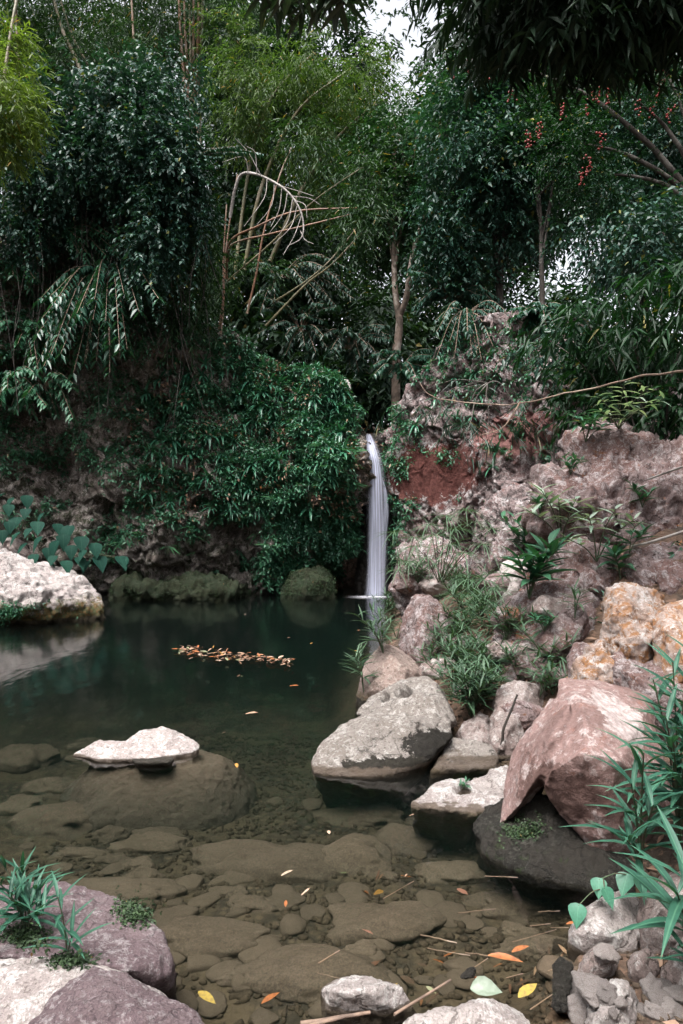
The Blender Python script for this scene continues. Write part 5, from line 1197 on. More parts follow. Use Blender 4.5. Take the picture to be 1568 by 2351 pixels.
# overhanging dark foliage, top right, close to the viewer
base = P(1750, -60, 4.4)
over = thing('overhanging_tree', 'near tree whose leaves, coloured near black for shade, hang into the top right corner', 'tree', base)
lb = [limb(base, P(u, v, d), 0.05, 0.012, 10, 0.05) for u, v, d in ((1060, -30, 4.2), (1180, 0, 4.0), (1300, 20, 3.9), (1420, 0, 4.0), (1250, -150, 4.2), (1500, 30, 3.9))]
lb.append(limb(base, P(1750, 1000, 5.0), 0.12, 0.16, 10, 0.0))
V, F = join(lb); solid('limbs', V, F, BARKD, over, base, sm=True)
V, F, T = crown_leaves([(1090, -40, 4.2, 70, 40, 0.3, 60), (1200, -10, 4.0, 110, 50, 0.35, 140), (1330, 20, 3.9, 110, 50, 0.35, 160), (1460, -20, 4.0, 130, 60, 0.4, 190), (1550, 40, 4.0, 70, 40, 0.3, 80), (1250, -150, 4.3, 280, 120, 0.9, 420), (1500, -200, 4.3, 300, 200, 1.2, 420)], L=0.125, Wd=0.028, K=9, tl=0.22, droop=0.7, gapf=2.6, gap=-0.05, down=0.5)  # upper clumps built out above the frame to shade those below
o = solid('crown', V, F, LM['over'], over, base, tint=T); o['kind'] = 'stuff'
# bushes behind the massive outcrop
def bush(name, label, root_uvd, blobs, spec, lmat, cat='bush'):
    base = P(*root_uvd); base[2] = base[2] if 'narrow' in name else max(gz_at(base[0], base[1]) - 0.05, base[2] - 2.0)
    root = thing(name, label, cat, base)
    V, F = join([limb(base, P(b[0], b[1], b[2]), 0.014, 0.004, 8, 0.15, sides=5) for b in blobs]); solid('stems', V, F, BARKD, root, base, sm=True)
    V, F, T = crown_leaves(blobs, **spec); o = solid('foliage', V, F, lmat, root, base, tint=T); o['kind'] = 'stuff'
    return root
BS = dict(L=0.20, Wd=0.034, K=7, tl=0.3, droop=0.7, gapf=2.4, gap=0.05, down=0.3, spread=0.7)
bush('bamboo_bush', 'bright green bush of hanging blade leaves at the right edge', (1500, 900, 7.6), [(1330, 720, 7.8, 70, 30, 0.4, 24), (1420, 690, 7.4, 70, 40, 0.4, 36), (1520, 660, 7.4, 70, 50, 0.5, 48), (1580, 760, 7.0, 60, 90, 0.5, 66), (1460, 770, 7.6, 110, 40, 0.4, 48), (1260, 780, 8.2, 60, 50, 0.3, 21)], BS, LM['palm'])
bush('leafy_bush', 'green leafy bush rising behind the massive outcrop', (1400, 980, 8.4), [(1400, 830, 8.2, 110, 60, 0.5, 93), (1330, 860, 8.6, 80, 60, 0.4, 54), (1500, 850, 7.8, 110, 70, 0.5, 93), (1440, 930, 8.0, 100, 40, 0.4, 64), (1560, 930, 7.4, 80, 60, 0.4, 61), (1350, 945, 8.3, 60, 35, 0.3, 36)], dict(BS, L=0.13, Wd=0.045, droop=0.45), LM['palm'])
bush('leafy_bush', 'dark bush in the shade between the pink cliff and the bright bush', (1270, 880, 10.0), [(1270, 800, 9.8, 90, 60, 0.5, 93), (1340, 780, 9.6, 90, 50, 0.5, 79), (1450, 790, 9.4, 120, 60, 0.5, 86)], dict(BS, L=0.13, Wd=0.045, droop=0.45), LM['dark'])
bush('narrow_leaf_bush', 'dark bush of drooping narrow leaves overhanging the pink grey cliff', (1120, 880, 10.9), [(930, 930, 11.2, 50, 30, 0.25, 5), (990, 950, 10.8, 60, 40, 0.25, 7), (1060, 970, 10.4, 70, 35, 0.25, 7), (1120, 985, 10.0, 60, 35, 0.25, 6), (1190, 945, 9.8, 60, 35, 0.25, 7), (1050, 900, 10.8, 70, 30, 0.25, 5), (1060, 1030, 10.2, 40, 20, 0.15, 2)], dict(BS, L=0.24, Wd=0.016, droop=0.8, K=9, tl=0.35), LM['dark'])
b0 = P(1640, 845, 5.2)
lbr = thing('leaning_branch', 'long thin brown branch slanting in from the right across the cliff', 'branch', b0)
pp = spline([b0, P(1568, 850, 5.6), P(1450, 868, 6.4), P(1330, 897, 7.2), P(1210, 922, 7.9), P(1130, 930, 8.4), P(1030, 918, 9.0), P(985, 905, 9.2), P(965, 880, 9.3)], 50)
V, F = tube(pp + 0.02 * np.stack([fbm(pp * 2.5 + k, 3) for k in (0, 9, 21)], -1), np.linspace(0.011, 0.005, 50), 6); solid('bough', V, F, TWIG, lbr, b0, sm=True)
V, F = tube(spline([P(1195, 922, 8.0), P(1175, 955, 8.0), P(1150, 985, 8.0), P(1100, 1000, 8.1)], 16), np.linspace(0.012, 0.005, 16), 5); solid('twig', V, F, TWIG, lbr, b0)
for (u, v, d, label, tip, L) in ((1420, 955, 6.9, 'silvery leaved shrub catching the light above the massive outcrop', [(-0.35, -0.3, 0.32), (-0.1, -0.4, 0.42), (0.15, -0.4, 0.38), (0.35, -0.3, 0.28), (0.1, -0.3, 0.18), (-0.3, -0.3, 0.15)], 0.2), (1545, 960, 6.6, 'silvery leaved sprig at the right edge above the outcrop', [(-0.15, -0.2, 0.3), (0.1, -0.2, 0.26), (0.1, -0.3, 0.1)], 0.18), (1345, 985, 7.2, 'fresh green shrub at the left shoulder of the massive outcrop', [(-0.15, -0.1, 0.3), (0.1, -0.2, 0.32), (0.0, -0.2, 0.2), (0.25, -0.1, 0.2)], 0.2)):
    h = hit(u, v + 30)
    b = h[0] if h else P(u, v, d)
    lance_plant('outcrop_shrub', label, b, tip, 'pale' if 'silvery' in label else 'broad', L, n=9, r=0.006, start=0.45, elev=(0.4, 0.0))
# tree with strings of red berries
RED = wood_mat('red_berry', (0.22, 0.012, 0.009), (0.15, 0.008, 0.007), None, 20, 0.35)
bt = P(1650, 520, 9.2); btr = thing('berry_tree', 'feathery tree with hanging strings of red berries under the dark corner', 'tree', bt)
lb = [limb(bt, P(u, v, 9.0), 0.05, 0.012, 10, 0.12) for u, v in ((1340, 330), (1450, 220), (1520, 150), (1180, 150), (1400, 400))]
lb.append(limb(bt, np.array((bt[0], bt[1], gz_at(bt[0], bt[1]) - 0.1)), 0.06, 0.09, 8, 0, 0.02))
V, F = join(lb); solid('limbs', V, F, BARKD, btr, bt, sm=True)
V, F, T = crown_leaves([(1330, 330, 9.0, 90, 70, 0.4, 180), (1450, 230, 8.9, 100, 70, 0.4, 180), (1530, 160, 8.8, 80, 60, 0.4, 120), (1180, 160, 9.2, 70, 50, 0.3, 90), (1390, 410, 9.0, 70, 50, 0.3, 110)], L=0.055, Wd=0.018, K=22, tl=0.4, droop=0.3, gap=-0.1)
o = solid('crown', V, F, LM['palm'], btr, bt, tint=T); o['kind'] = 'stuff'
b42 = ico_s(1)
for cx, cy in ((575, 290), (600, 310), (668, 330), (650, 290), (510, 315), (780, 425), (1015, 500), (1130, 490), (1160, 420), (1185, 430), (1225, 440), (1450, 290), (1490, 340), (1460, 400), (1360, 490), (855, 635), (905, 600), (1190, 640), (1140, 760), (1100, 810), (1510, 520), (1425, 500), (1130, 745)):
    c = P(784 + cx / 2, cy / 2, 8.5)
    n = random.randint(8, 15); q = c + np.stack([rng.normal(0, 0.022, n), rng.normal(0, 0.02, n), np.linspace(0.09, -0.11, n)], -1)
    V = (q[:, None] + b42[0][None] * rng.uniform(0.011, 0.018, (n, 1, 1))).reshape(-1, 3); F = (b42[1][None] + (np.arange(n) * len(b42[0]))[:, None, None]).reshape(-1, 3)
    solid('berry_cluster', V, F, RED, btr, bt, sm=True)['kind'] = 'stuff'
print('forest', time.time() - T0)
# ------------------------------------------------------------------ stones lying on the bed of the shallow pool
def ico(sub):
    bm = bmesh.new(); bmesh.ops.create_icosphere(bm, subdivisions=sub, radius=1)
    V = np.array([v.co[:] for v in bm.verts]); F = np.array([[v.index for v in f.verts] for f in bm.faces]); bm.free()
    return V, F
ICO4, ICO3, ICO2 = ico(5), ico(3), ico(2)
def stone_shape(base, seed, rough=0.16, flat=0.0, chips=7):
    V, F = base; V = V.copy(); lr = np.random.default_rng(seed)
    V = V * (1 + rough * fbm(V * 1.1 + seed * 5.1, 3))[:, None]
    for _ in range(chips):
        n = lr.normal(size=3); n /= np.linalg.norm(n); pr = V @ n; lim = pr.max() * lr.uniform(0.7, 0.92)
        V = V - n * (np.clip(pr - lim, 0, None) * 0.8)[:, None]
    if flat: V[:, 2] = np.where(V[:, 2] > 0, V[:, 2] / (1 + flat * V[:, 2]), V[:, 2])
    V = V + V * (0.025 * fbm(V * 6 + seed, 3))[:, None]
    return V, F
bigs = [  # picture centre, half width, half height of its top side, words
    (275, 1779, 82, 15, 'long flat stone breaking the surface below the two humped rock', -0.04), (135, 1835, 105, 33, 'broad sunken stone left of the small sunken cobbles', -0.12), (257, 1855, 40, 17, 'dark rounded sunken cobble right of the broad stone', -0.12), (360, 1858, 65, 14, 'narrow sunken stone below the flat one', -0.12),
    (350, 1889, 75, 19, 'long sunken stone in the middle left of the shallows', -0.13), (190, 1911, 60, 14, 'low sunken slab at the left of the shallows', -0.13), (265, 1928, 45, 12, 'small olive sunken slab above two oval cobbles', -0.13), (320, 1945, 35, 14, 'upper of two oval sunken cobbles', -0.13), (325, 1974, 42, 14, 'lower of two oval sunken cobbles', -0.13),
    (120, 1750, 65, 20, 'sunken stone touching the left end of the two humped rock', -0.11), (50, 1800, 55, 17, 'sunken stone at the left edge below the pale reflection', -0.12), (45, 1700, 80, 22, 'broad dim sunken stone at the left edge', -0.13), (195, 1665, 48, 7, 'thin dim stone sunk above the two humped rock', -0.12), (205, 1636, 35, 6, 'farthest dim sunken stone on the left', -0.08), (425, 1651, 45, 9, 'dim sunken stone below the floating leaves', -0.08),
    (620, 1935, 185, 45, 'largest sunken slab with a dark fold, middle of the shallows', -0.12), (250, 2020, 150, 33, 'long sunken slab behind the mauve boulder', -0.12), (545, 2020, 25, 14, 'small sunken stone above the oval green cobble', -0.13), (583, 2050, 58, 22, 'oval green sunken cobble with a clean outline', -0.13),
    (465, 2125, 135, 48, 'broad brown sunken slab right of the mauve boulder', -0.11), (600, 2137, 40, 17, 'wedge of sunken stone at the right tip of the brown slab', -0.13), (730, 2200, 165, 58, 'big smooth olive sunken boulder near the bottom', -0.10), (435, 1755, 55, 28, 'sunken stone right of the two humped rock', -0.12), (550, 1910, 55, 15, 'thin sunken slab above the largest one', -0.13), (530, 2195, 45, 15, 'dark sunken stone left of the smooth olive boulder', -0.08),
    (840, 1825, 100, 24, 'sunken rock just below the boulder with two holes', -0.12), (925, 1892, 75, 30, 'mauve sunken rock under the low white rock', -0.12), (820, 1935, 80, 40, 'sunken rock right of the largest slab', -0.12), (1030, 1965, 90, 28, 'dark sunken slab left of the black boulder', -0.12), (1220, 2045, 140, 38, 'sunken slab in the shade of the black boulder', -0.12), (880, 2100, 120, 52, 'rounded olive sunken boulder in the right half', -0.12), (1190, 2115, 45, 20, 'small sunken stone left of the rounded white boulder', -0.12), (1240, 2155, 100, 26, 'sunken slab by the rounded white boulder', -0.12), (834, 2140, 45, 18, 'small sunken cobble below the rounded olive one', -0.07)]
for i, (u, v, ru, rv, words, zt) in enumerate(bigs):
    d = wd(v, zt - 0.05); sx = ru * d / 1568; el = (v - 1175.5) / 1568
    sy = min(max(rv * d / 1568 / el * 0.9, sx * 0.35), sx * 1.2); sz = max(0.06, 0.32 * min(sx, sy))
    c = P(u, v, d); zb = gz_at(c[0], c[1])
    if zt == 0.0: top, zb = 0.012, -0.10
    else: top, zb = max(min(zt, zb + 0.6 * min(sx, sy)), zb + 0.03), zb - 0.01
    V, F = stone_shape(ICO4, 100 + i, 0.34, 0.35, 3)
    V = V * np.array((sx * 1.08, sy * 1.08, 1)); V[:, 2] *= (top - zb) / V[:, 2].max()
    c[2] = zb
    me = mk_mesh('sunken_stone', V, F, True, None, M['bed'])
    tag(link('sunken_stone', me, None, c), words, 'stone')
variants = [mk_mesh('cobble', stone_shape(ICO3, 300 + k, 0.2, 0.3)[0], ICO3[1], True, None, M['bed']) for k in range(8)]
def bed_at(u, v):
    p = W(u, v, -0.2); z = gz_at(p[0], p[1])
    p = W(u, v, z); return p, gz_at(p[0], p[1])
sp = []
for _ in range(1400):
    u = random.uniform(-40, 1300); v = 1700 + 640 * random.random() ** 0.8
    if u > 700 and v < 1790: continue
    if all(abs(u - a) > 26 or abs(v - b) > 12 for a, b in sp): sp.append((u, v))
    if len(sp) >= 110: break
uu = np.array(sp); ds = wd(uu[:, 1], -0.22); xs = (uu[:, 0] - 784) / 1568 * ds
zs = ground_z(xs[None], ds[None])[0]
for x, y, z in zip(xs, ds, zs):
    if z > -0.06: continue
    s = random.uniform(0.025, 0.075)
    o = bpy.data.objects.new('cobble', random.choice(variants)); COL.objects.link(o)
    o.location = (float(x), float(y), float(z) + s * 0.15); o.scale = (s * random.uniform(0.9, 1.6), s * random.uniform(0.8, 1.3), s * random.uniform(0.3, 0.5)); o.rotation_euler = (0, 0, random.uniform(0, 6.28))
    tag(o, 'small rounded brown cobble on the bed of the shallows', 'cobble', 'cobbles on the pool bed')
n = 7000                                                   # gravel nobody could count
gxs = rng.uniform(-1.6, 1.3, n); gys = 1.75 + 4.0 * rng.random(n) ** 1.4
gzs = ground_z(gxs[None], gys[None])[0]
ok = gzs < 0.12
gxs, gys, gzs = gxs[ok], gys[ok], gzs[ok]; n = len(gxs)
b20 = ico(1)
sc_ = rng.uniform(0.006, 0.02, (n, 1)) * rng.uniform(0.7, 1.4, (n, 3)); sc_[:, 2] *= 0.6
V = b20[0][None] * sc_[:, None] * (1 + 0.25 * rng.normal(size=(n, len(b20[0]), 1))) + np.stack([gxs, gys, gzs + 0.003], -1)[:, None]
F = b20[1][None] + (np.arange(n) * len(b20[0]))[:, None, None]
tag(solid('gravel', V.reshape(-1, 3), F.reshape(-1, 3), M['pebble'], sm=True), 'brown gravel covering the bed between the stones', 'gravel', kind='stuff')
# small bank stones, lower right
bv = [mk_mesh('bank_stone', (lambda q: q + q * (0.07 * fbm(q * 3.5 + k, 4, 0.6))[:, None])(stone_shape(ICO4, 400 + k, 0.35, 0, 14)[0]), ICO4[1], True, None, M['shore']) for k in range(6)]
shs = []
for k in range(24):
    u = random.uniform(1240, 1560); v = random.uniform(2175, 2351)
    if k > 16: u, v = random.uniform(1480, 1560), random.uniform(2285, 2351)
    p, nr = hitp(u, v)
    if p[2] > 0.3: continue
    s = random.uniform(0.012, 0.045)
    o = bpy.data.objects.new('bank_stone', random.choice(bv)); COL.objects.link(o)
    o.location = (float(p[0]), float(p[1]), float(p[2]) + s * 0.35); o.scale = (s * random.uniform(0.9, 1.6), s, s * random.uniform(0.6, 1.0)); o.rotation_euler = (random.uniform(-0.6, 0.6), random.uniform(-0.5, 0.5), random.uniform(0, 6))
    shs.append(o); tag(o, 'small pale stone on the shore at the lower right', 'stone', 'small stones on the lower right shore')
in_rows(shs, ['upper', 'middle', 'lower'], '{n} small pale shore stone from the left in the {band} row at the lower right')
bkr = []
for k, (u, v, s) in enumerate(((1160, 1500, 0.10), (1230, 1530, 0.12), (1090, 1480, 0.10), (1060, 1340, 0.14), (1180, 1420, 0.12), (1140, 1345, 0.15), (1000, 1345, 0.16), (940, 1340, 0.18), (1270, 1560, 0.10), (1215, 1500, 0.1), (1110, 1540, 0.10), (1085, 1590, 0.10), (1260, 1400, 0.12), (1200, 1640, 0.10), (1030, 1480, 0.10), (1010, 1540, 0.12), (1250, 1310, 0.2), (1210, 1330, 0.16))):
    p, nr = hitp(u, v)
    V, F = stone_shape(ICO4, 500 + k, 0.3, 0, 12)
    me = mk_mesh('bank_rock', V * s * np.array((1.3, 1.0, 0.85)), F, True, None, M['pink' if k % 3 else 'bankstone'])
    bkr.append(link('bank_rock', me, None, p)); tag(bkr[-1], 'half buried pinkish rock among the weeds of the right bank', 'rock', 'half buried rocks on the right bank')

in_rows(bkr, ['upper', 'middle', 'lower'], '{n} half buried rock from the left in the {band} row among the bank weeds')
# ------------------------------------------------------------------ moss and creepers on rock
def cover(name, label, V, N, L, Wd, mat, parent=None, up=0.2, K=3, lst=None, cat='moss'):
    dr = 0.6 * N + 0.8 * rnd_unit(len(V)) - UP * 0.3
    a, b, t = sprays(V, dr, rng.uniform(0.03, 0.12, len(V)) * (L / 0.05), K, L, Wd, droop=0.3, jit=0.6)
    o = solid(name, a, b, mat, tint=t); tag(o, label, cat, kind='stuff')
    return o
k = rng.choice(len(VL), 90000)
Q, QN = VL[k] , np.hstack([NL[k], np.zeros((len(k), 1))])
pu, pv = project(Q)
dens = fbm(Q * 1.1 + 3, 3) + 0.55 * smooth(480, 700, pu) - 0.6 * smooth(1080, 1260, pv) * smooth(700, 600, pu) + 0.25 * smooth(900, 800, pv) + 0.1
keep = (dens > -0.1) & ~((pu > 812) & (pv > 950)) & (pu > -30) & (pv > 300) & (pv < 1350)
Q, QN = Q[keep][:27000], QN[keep][:27000]
cover('creeper', 'small leaved creeper matting the dark left cliff', Q + QN * 0.03, QN, 0.075, 0.036, LM['creep'], K=4, cat='creeper')
k = rng.choice(len(VL), 60000); Q, QN = VL[k], np.hstack([NL[k], np.zeros((len(k), 1))]); pu, pv = project(Q)
keep = (fbm(Q * 1.6 + 9, 3) > 0.2) & (pu > 300) & (pv > 780) & (pv < 1180)
cover('dead_leaf_litter', 'brown dead leaves caught on the left cliff', Q[keep][:1800] + QN[keep][:1800] * 0.04, QN[keep][:1800], 0.09, 0.04, LM['litter'], K=2, cat='litter')
k = rng.choice(len(VR), 60000); Q, QN = VR[k], np.hstack([NR[k], np.zeros((len(k), 1))]); pu, pv = project(Q)
keep = ((fbm(Q * 1.3 + 19, 3) + 0.5 * smooth(1000, 850, pv) * smooth(900, 1000, pu) + 0.6 * smooth(1000, 900, pu) * smooth(880, 960, pv)) > 0.42) & (pu > 860) & (pu < 1300)
cover('creeper', 'dark creeper in the cracks of the pink grey cliff', Q[keep][:3000] + QN[keep][:3000] * 0.03, QN[keep][:3000], 0.07, 0.03, LM['creep'], K=4, cat='creeper')
for key, lab, zlo, zhi, nn in (('left', 'green moss skirt of the bleached boulder', 0.08, 0.30, 900), ('dome', 'fine green moss on the dome under the cliff', 0.1, 3, 4500), ('ledge', 'fine green moss on the ledge at the cliff foot', 0.08, 3, 6500)):
    Vr = ROCKV[key]; c = Vr.mean(0); Nn = unit(Vr - c)
    zj = Vr[:, 2] + 0.12 * fbm(Vr * 3, 2)
    ids = np.where((fbm(Vr * 2.2 + 3, 2) > (0.0 if key == 'left' else -0.25)) & (zj > zlo) & (zj < zhi) & (Nn[:, 1] < 0.4))[0]
    ids = rng.choice(ids, min(nn, len(ids)), replace=False)
    cover('moss', lab, Vr[ids], Nn[ids], 0.042 if key == 'left' else 0.024, 0.02 if key == 'left' else 0.013, LM['creep'] if key == 'left' else LM['moss'], K=3)
for i, (u, v, n, ln) in enumerate(((735, 1190, 10, 60), (760, 1220, 9, 70), (665, 1195, 8, 70), (690, 1215, 6, 45), (720, 1230, 6, 40))):
    h = hitp(u, v, 12.2)[0]; root = thing('trailing_creeper', ['trailing creeper strands under the fern patch', 'longest trailing creeper strands near the cave', 'pale trailing creeper left of the moss dome', 'short trailing creeper above the moss dome', 'trailing creeper between the ferns and the cave'][i], 'creeper', h, None)
    lst = []
    for _ in range(n):
        x = random.uniform(-0.14, 0.14); m_ = int(ln * random.uniform(0.5, 1.1) / 2.2)
        q = np.array([(x + 0.02 * math.sin(j * 0.4), -0.25 - random.uniform(0, 0.03), -j * 0.018) for j in range(m_)])
        a, b2 = leaf_faces(q, rng.normal(size=q.shape) * 0.6 - UP * 0.5, UP + 0.5 * rng.normal(size=q.shape), np.full(m_, 0.04), np.full(m_, 0.03))
        lst.append((a, b2, np.full(len(a), 0.9)))
    a, b2, t = gather(lst); o = link('strands', mk_mesh('strands', a, b2, False, t, LM['shrub']), root); o['kind'] = 'stuff'

# ------------------------------------------------------------------ fallen leaves
m, nt = new_mat('fallen_leaf')
oi = nd(nt, 'ShaderNodeObjectInfo').outputs['Random']
cr = nt.nodes.new('ShaderNodeValToRGB'); nt.links.new(oi, cr.inputs[0])
cr.color_ramp.interpolation = 'CONSTANT'
cols = [tuple(x * 0.75 for x in c) for c in [(0.30, 0.13, 0.06), (0.42, 0.27, 0.18), (0.16, 0.07, 0.04), (0.52, 0.38, 0.28), (0.38, 0.12, 0.03), (0.24, 0.14, 0.09), (0.46, 0.24, 0.05), (0.10, 0.06, 0.04), (0.22, 0.24, 0.13), (0.48, 0.32, 0.24)]]
for k, c in enumerate(cols):
    e = cr.color_ramp.elements[k] if k < 2 else cr.color_ramp.elements.new(k / len(cols))
    e.position = k / len(cols); e.color = c4(c)
tc = nd(nt, 'ShaderNodeTexCoord').outputs['Object']
ln_ = nd(nt, 'ShaderNodeTexNoise', {'Vector': tc, 'Scale': 6.0, 'Detail': 4.0}).outputs[0]
lc = mixc(nt, math2(nt, 'MULTIPLY', thr(nt, ln_, 0.45, 0.65), 0.5), cr.outputs[0], (0.12, 0.06, 0.035))
finish(nt, nd(nt, 'ShaderNodeBsdfPrincipled', {'Base Color': lc, 'Roughness': 0.6}).outputs[0])
FALLEN = m
OV2 = [(t, w * 1.05) for t, w in OVATE]
FL = [leaf_mesh('fallen_leaf', pr, c, f, FALLEN, wv) for pr, c, f, wv in ((OV2, 0.05, 0.15, 0.01), (OVATE, -0.12, 0.2, 0.015), ([(t, w * 1.6) for t, w in LANCE], 0.08, 0.2, 0.01), ([(t, w * 1.3) for t, w in LANCE], -0.1, 0.3, 0.02))]
def plain_leaf_mat(name, c, c2):
    m, nt = new_mat(name)
    n = nd(nt, 'ShaderNodeTexNoise', {'Vector': nd(nt, 'ShaderNodeTexCoord').outputs['Object'], 'Scale': 5.0, 'Detail': 4.0}).outputs[0]
    finish(nt, nd(nt, 'ShaderNodeBsdfPrincipled', {'Base Color': mixc(nt, thr(nt, n, 0.4, 0.65), c, c2), 'Roughness': 0.5}).outputs[0])
    return m
YEL = leaf_mesh('fallen_leaf', OV2, 0.05, 0.12, plain_leaf_mat('yellow_leaf', (0.34, 0.25, 0.05), (0.2, 0.14, 0.05)))
ORG = leaf_mesh('fallen_leaf', [(t, w * 0.8) for t, w in OVATE], 0.08, 0.2, plain_leaf_mat('orange_leaf', (0.31, 0.11, 0.035), (0.18, 0.06, 0.025)))
def lay(mesh, p, L, label, group=None, tilt=0.12):
    az = random.uniform(0, 6.28)
    o = put_leaf([mesh], None, p, (math.cos(az), math.sin(az), random.uniform(-tilt, tilt)), L, 'fallen_leaf', random.uniform(-tilt, tilt) * 1.5)
    return tag(o, label, 'leaf', group)
n = 0
while n < 235:
    t = random.random(); u = 412 + 258 * t + random.uniform(-6, 6)
    vc = 1496 + 30 * t; half = 9 + 8 * math.sin(math.pi * min(1, t * 1.05 + 0.05))
    v = vc + random.gauss(0, 0.38) * half
    p = W(u, v); p[2] = random.uniform(0.008, 0.035)
    lay(random.choice(FL), p, random.uniform(0.052, 0.095), 'small dead leaf in the floating raft of leaves on the pool', 'leaves of the floating raft', 0.3); n += 1
for k in range(24):
    v = random.choice([random.uniform(1400, 1760), random.uniform(1780, 2330)]); u = random.uniform(300, 1250)
    if v < 1790: u = random.uniform(480, 860)
    if v > 2100: u = random.uniform(430, 1280)
    p = W(u, v); p[2] = 0.007
    if ground_z(p[None, :1], p[None, 1:2])[0, 0] > -0.03: continue
    lay(random.choice(FL), p, random.uniform(0.035, 0.075) * (1.3 if v < 1760 else 1), 'lone dead leaf drifting on the pool surface', 'leaves drifting on the pool', 0.05)
for k in range(38):
    u = random.uniform(760, 1330); v = random.uniform(1880, 2345)
    if k % 3 == 0: u, v = random.uniform(820, 1330), random.uniform(2180, 2340)
    p = W(u, v, -0.08); z = ground_z(p[None, :1], p[None, 1:2])[0, 0]
    if z > 0.05: continue
    p = W(u, v, min(z + 0.03, 0.01)); p[2] = ground_z(p[None, :1], p[None, 1:2])[0, 0] + 0.03
    lay(random.choice(FL), p, random.uniform(0.04, 0.09), 'sodden dead leaf lying on the bed near the right shore', 'sodden leaves on the bed', 0.3)
def float_leaf(mesh, u, v, L, az, label, z=0.012):
    p = W(u, v); p[2] = z
    o = put_leaf([mesh], None, p, (math.cos(az), math.sin(az), 0.04), L, 'fallen_leaf', 0.1); tag(o, label, 'leaf')
float_leaf(YEL, 455, 2262, 0.085, -0.7, 'yellow leaf under water right of the purple boulder', -0.02)
float_leaf(ORG, 600, 2290, 0.075, 0.8, 'orange leaf in the water at the bottom right of the yellow one', -0.02)
float_leaf(ORG, 1120, 2202, 0.115, -0.25, 'bright orange leaf floating left of the black stump')
float_leaf(ORG, 1175, 2195, 0.08, 0.5, 'darker orange leaf just behind the bright one by the stump')
float_leaf(ORG, 655, 2090, 0.05, 1.6, 'small orange leaf floating right of the brown sunken slab')
float_leaf(YEL, 888, 2305, 0.085, 1.1, 'pale yellow leaf standing among twigs at the bottom')
float_leaf(YEL, 1190, 2300, 0.10, 0.7, 'dull yellow leaf at the foot of the black stump')
float_leaf(ORG, 1300, 2130, 0.05, 0.3, 'small orange leaf tucked under the rounded white boulder')
float_leaf(ORG, 1120, 1655 + 620, 0.07, 2.2, 'rust coloured leaf beside the pale green husk')
# twigs
def stick(u0, v0, u1, v1, r, label, z0=0.01, z1=0.02, mat=None, group=None):
    a, b = W(u0, v0, z0), W(u1, v1, z1); a, b = np.array(a), np.array(b)
    V, F = limb(a, b, r, r * 0.7, 9, 0.0, 0.05, 5)
    return tag(solid('twig', V, F, mat or TWIG, None, a, sm=True), label, 'twig', group)
tws = []
for k in range(16):
    u, v = random.uniform(700, 1280), random.uniform(1990, 2345)
    an = random.uniform(-0.5, 0.9); ln = random.uniform(35, 120)
    tws.append(stick(u, v, u + ln * math.cos(an), v - ln * math.sin(an) * 0.6, random.uniform(0.0014, 0.003), 'thin dead twig in the shallows near the right shore', -0.02, 0.005, group='twigs in the shallows'))
in_rows(tws, ['upper', 'lower'], '{n} thin dead twig from the left in the {band} row of the shallows')
stick(905, 2330, 1035, 2250, 0.005, 'brown stick rising from the bottom edge towards the black stump')
stick(690, 2351, 850, 2325, 0.008, 'thick pale stick at the bottom edge left of the white boulder')
stick(680, 2365, 790, 2335, 0.008, 'second pale stick at the bottom edge, lowest of the two')
V, F = limb(hitp(1145, 1730)[0], P(1188, 1595, 4.2), 0.010, 0.006, 12, 0.02, 0.08, 6)
tag(solid('twig', V, F, BARKD0, None, V[0], sm=True), 'dark branch with white ends leaning on the pale lichen rock', 'branch')
stick2 = [((1450, 1255, 5.6), (1500, 1243, 5.3), (1600, 1210, 5.0), 0.011, 'pale stick jutting in from the right over the purplish ledge'), ((1490, 1100, 5.9), (1530, 1085, 5.6), (1600, 1060, 5.2), 0.009, 'short pale stick from the right edge across the massive outcrop')]
for a, b_, c_, r, l in stick2:
    V, F = tube(spline([P(*a), P(*b_), P(*c_)], 12), r, 5); tag(solid('twig', V, F, DEADW, None, V[0]), l, 'stick')
rock('stump', [[(1270, 2320, 2.02), (1300, 2322, 2.0), (1268, 2270, 2.06), (1265, 2225, 2.1), (1280, 2205, 2.12), (1312, 2208, 2.1), (1318, 2230, 2.08), (1308, 2290, 2.03), (1290, 2230, 2.2), (1290, 2330, 2.1)]], 'black', 'black rotten stump with a white flecked top standing in the shallows', vox=0.007, sm_it=2, amp=0.014, freq=12, seed=61, pitted=0.006, cat='stump')
rock('driftwood', [[(1052, 2245, 2.16), (1065, 2230, 2.2), (1090, 2215, 2.22), (1096, 2228, 2.2), (1090, 2240, 2.16), (1065, 2250, 2.14), (1080, 2235, 2.28)]], 'black', 'black chunk of wet driftwood left of the stump', vox=0.006, sm_it=2, amp=0.01, freq=12, seed=62, cat='driftwood')
p = W(1080, 2285); p[2] = 0.02
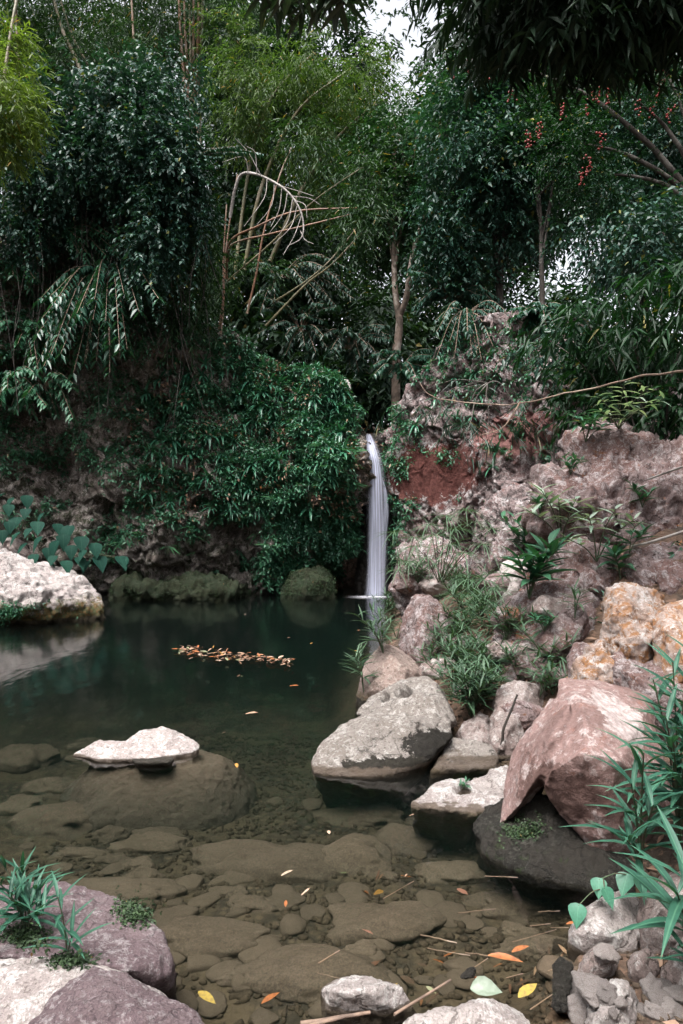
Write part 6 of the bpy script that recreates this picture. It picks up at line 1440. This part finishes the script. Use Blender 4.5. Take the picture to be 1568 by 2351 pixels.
husk = leaf_mesh('curled_leaf', [(t, w * 1.9) for t, w in OVATE], 0.25, 0.35, plain_leaf_mat('pale_green_leaf', (0.15, 0.19, 0.14), (0.2, 0.24, 0.19)))
tag(put_leaf([husk], None, p, (0.9, -0.2, 0.15), 0.095, 'curled_leaf', 0.5), 'pale mint green curled leaf behind the bottom white boulder', 'leaf')
# moss pocket and soil on the mauve boulder
for i, (u, v, ru, rv, nn) in enumerate(((310, 2095, 40, 30, 500), (60, 2150, 50, 22, 400), (165, 2208, 45, 14, 300), (1200, 1905, 45, 25, 350))):
    pts = [hit(u + ru * random.gauss(0, 0.5), v + rv * random.gauss(0, 0.5)) for _ in range(nn)]
    pts = [q for q in pts if q and q[0][1] < 3.4]
    if len(pts) < 10: continue
    Q = np.array([q[0] for q in pts]); QN = np.array([q[1] for q in pts])
    cover('moss', ['brown green moss patch on the shoulder of the mauve boulder', 'dark moss and soil in the pocket with blade leaved plants', 'dark moss round the single sprout', 'green moss on top of the black boulder'][i], Q, QN, 0.014, 0.008, LM['moss'], K=3)
print('litter', time.time() - T0)
# dead leaves and low weeds strewn over the right bank
n = 3200
bx_, by_ = rng.uniform(0.6, 5.0, n), rng.uniform(1.7, 7.5, n)
bz_ = ground_z(bx_[None], by_[None])[0]
ok = bz_ > 0.02
Q = np.stack([bx_, by_, bz_ + 0.008], -1)[ok]
V, F = leaf_faces(Q, np.stack([rng.normal(size=len(Q)), rng.normal(size=len(Q)), 0.15 * rng.normal(size=len(Q))], -1), UP + 0.3 * rng.normal(size=(len(Q), 3)), rng.uniform(0.04, 0.09, len(Q)), rng.uniform(0.015, 0.03, len(Q)), droop=0.0)
tag(solid('bank_litter', V, F, LM['litter'], tint=np.repeat(rng.random(len(Q)), 4)), 'brown dead leaves strewn over the soil of the right bank', 'litter', kind='stuff')
Q = Q[(Q[:, 0] > 1.4) & (fbm(Q * 1.5, 2) > 0.1)][:700]
cover('ground_cover', 'low green weeds covering the soil of the right bank', Q, np.tile(UP, (len(Q), 1)), 0.075, 0.02, LM['creep'], K=7, cat='weeds')
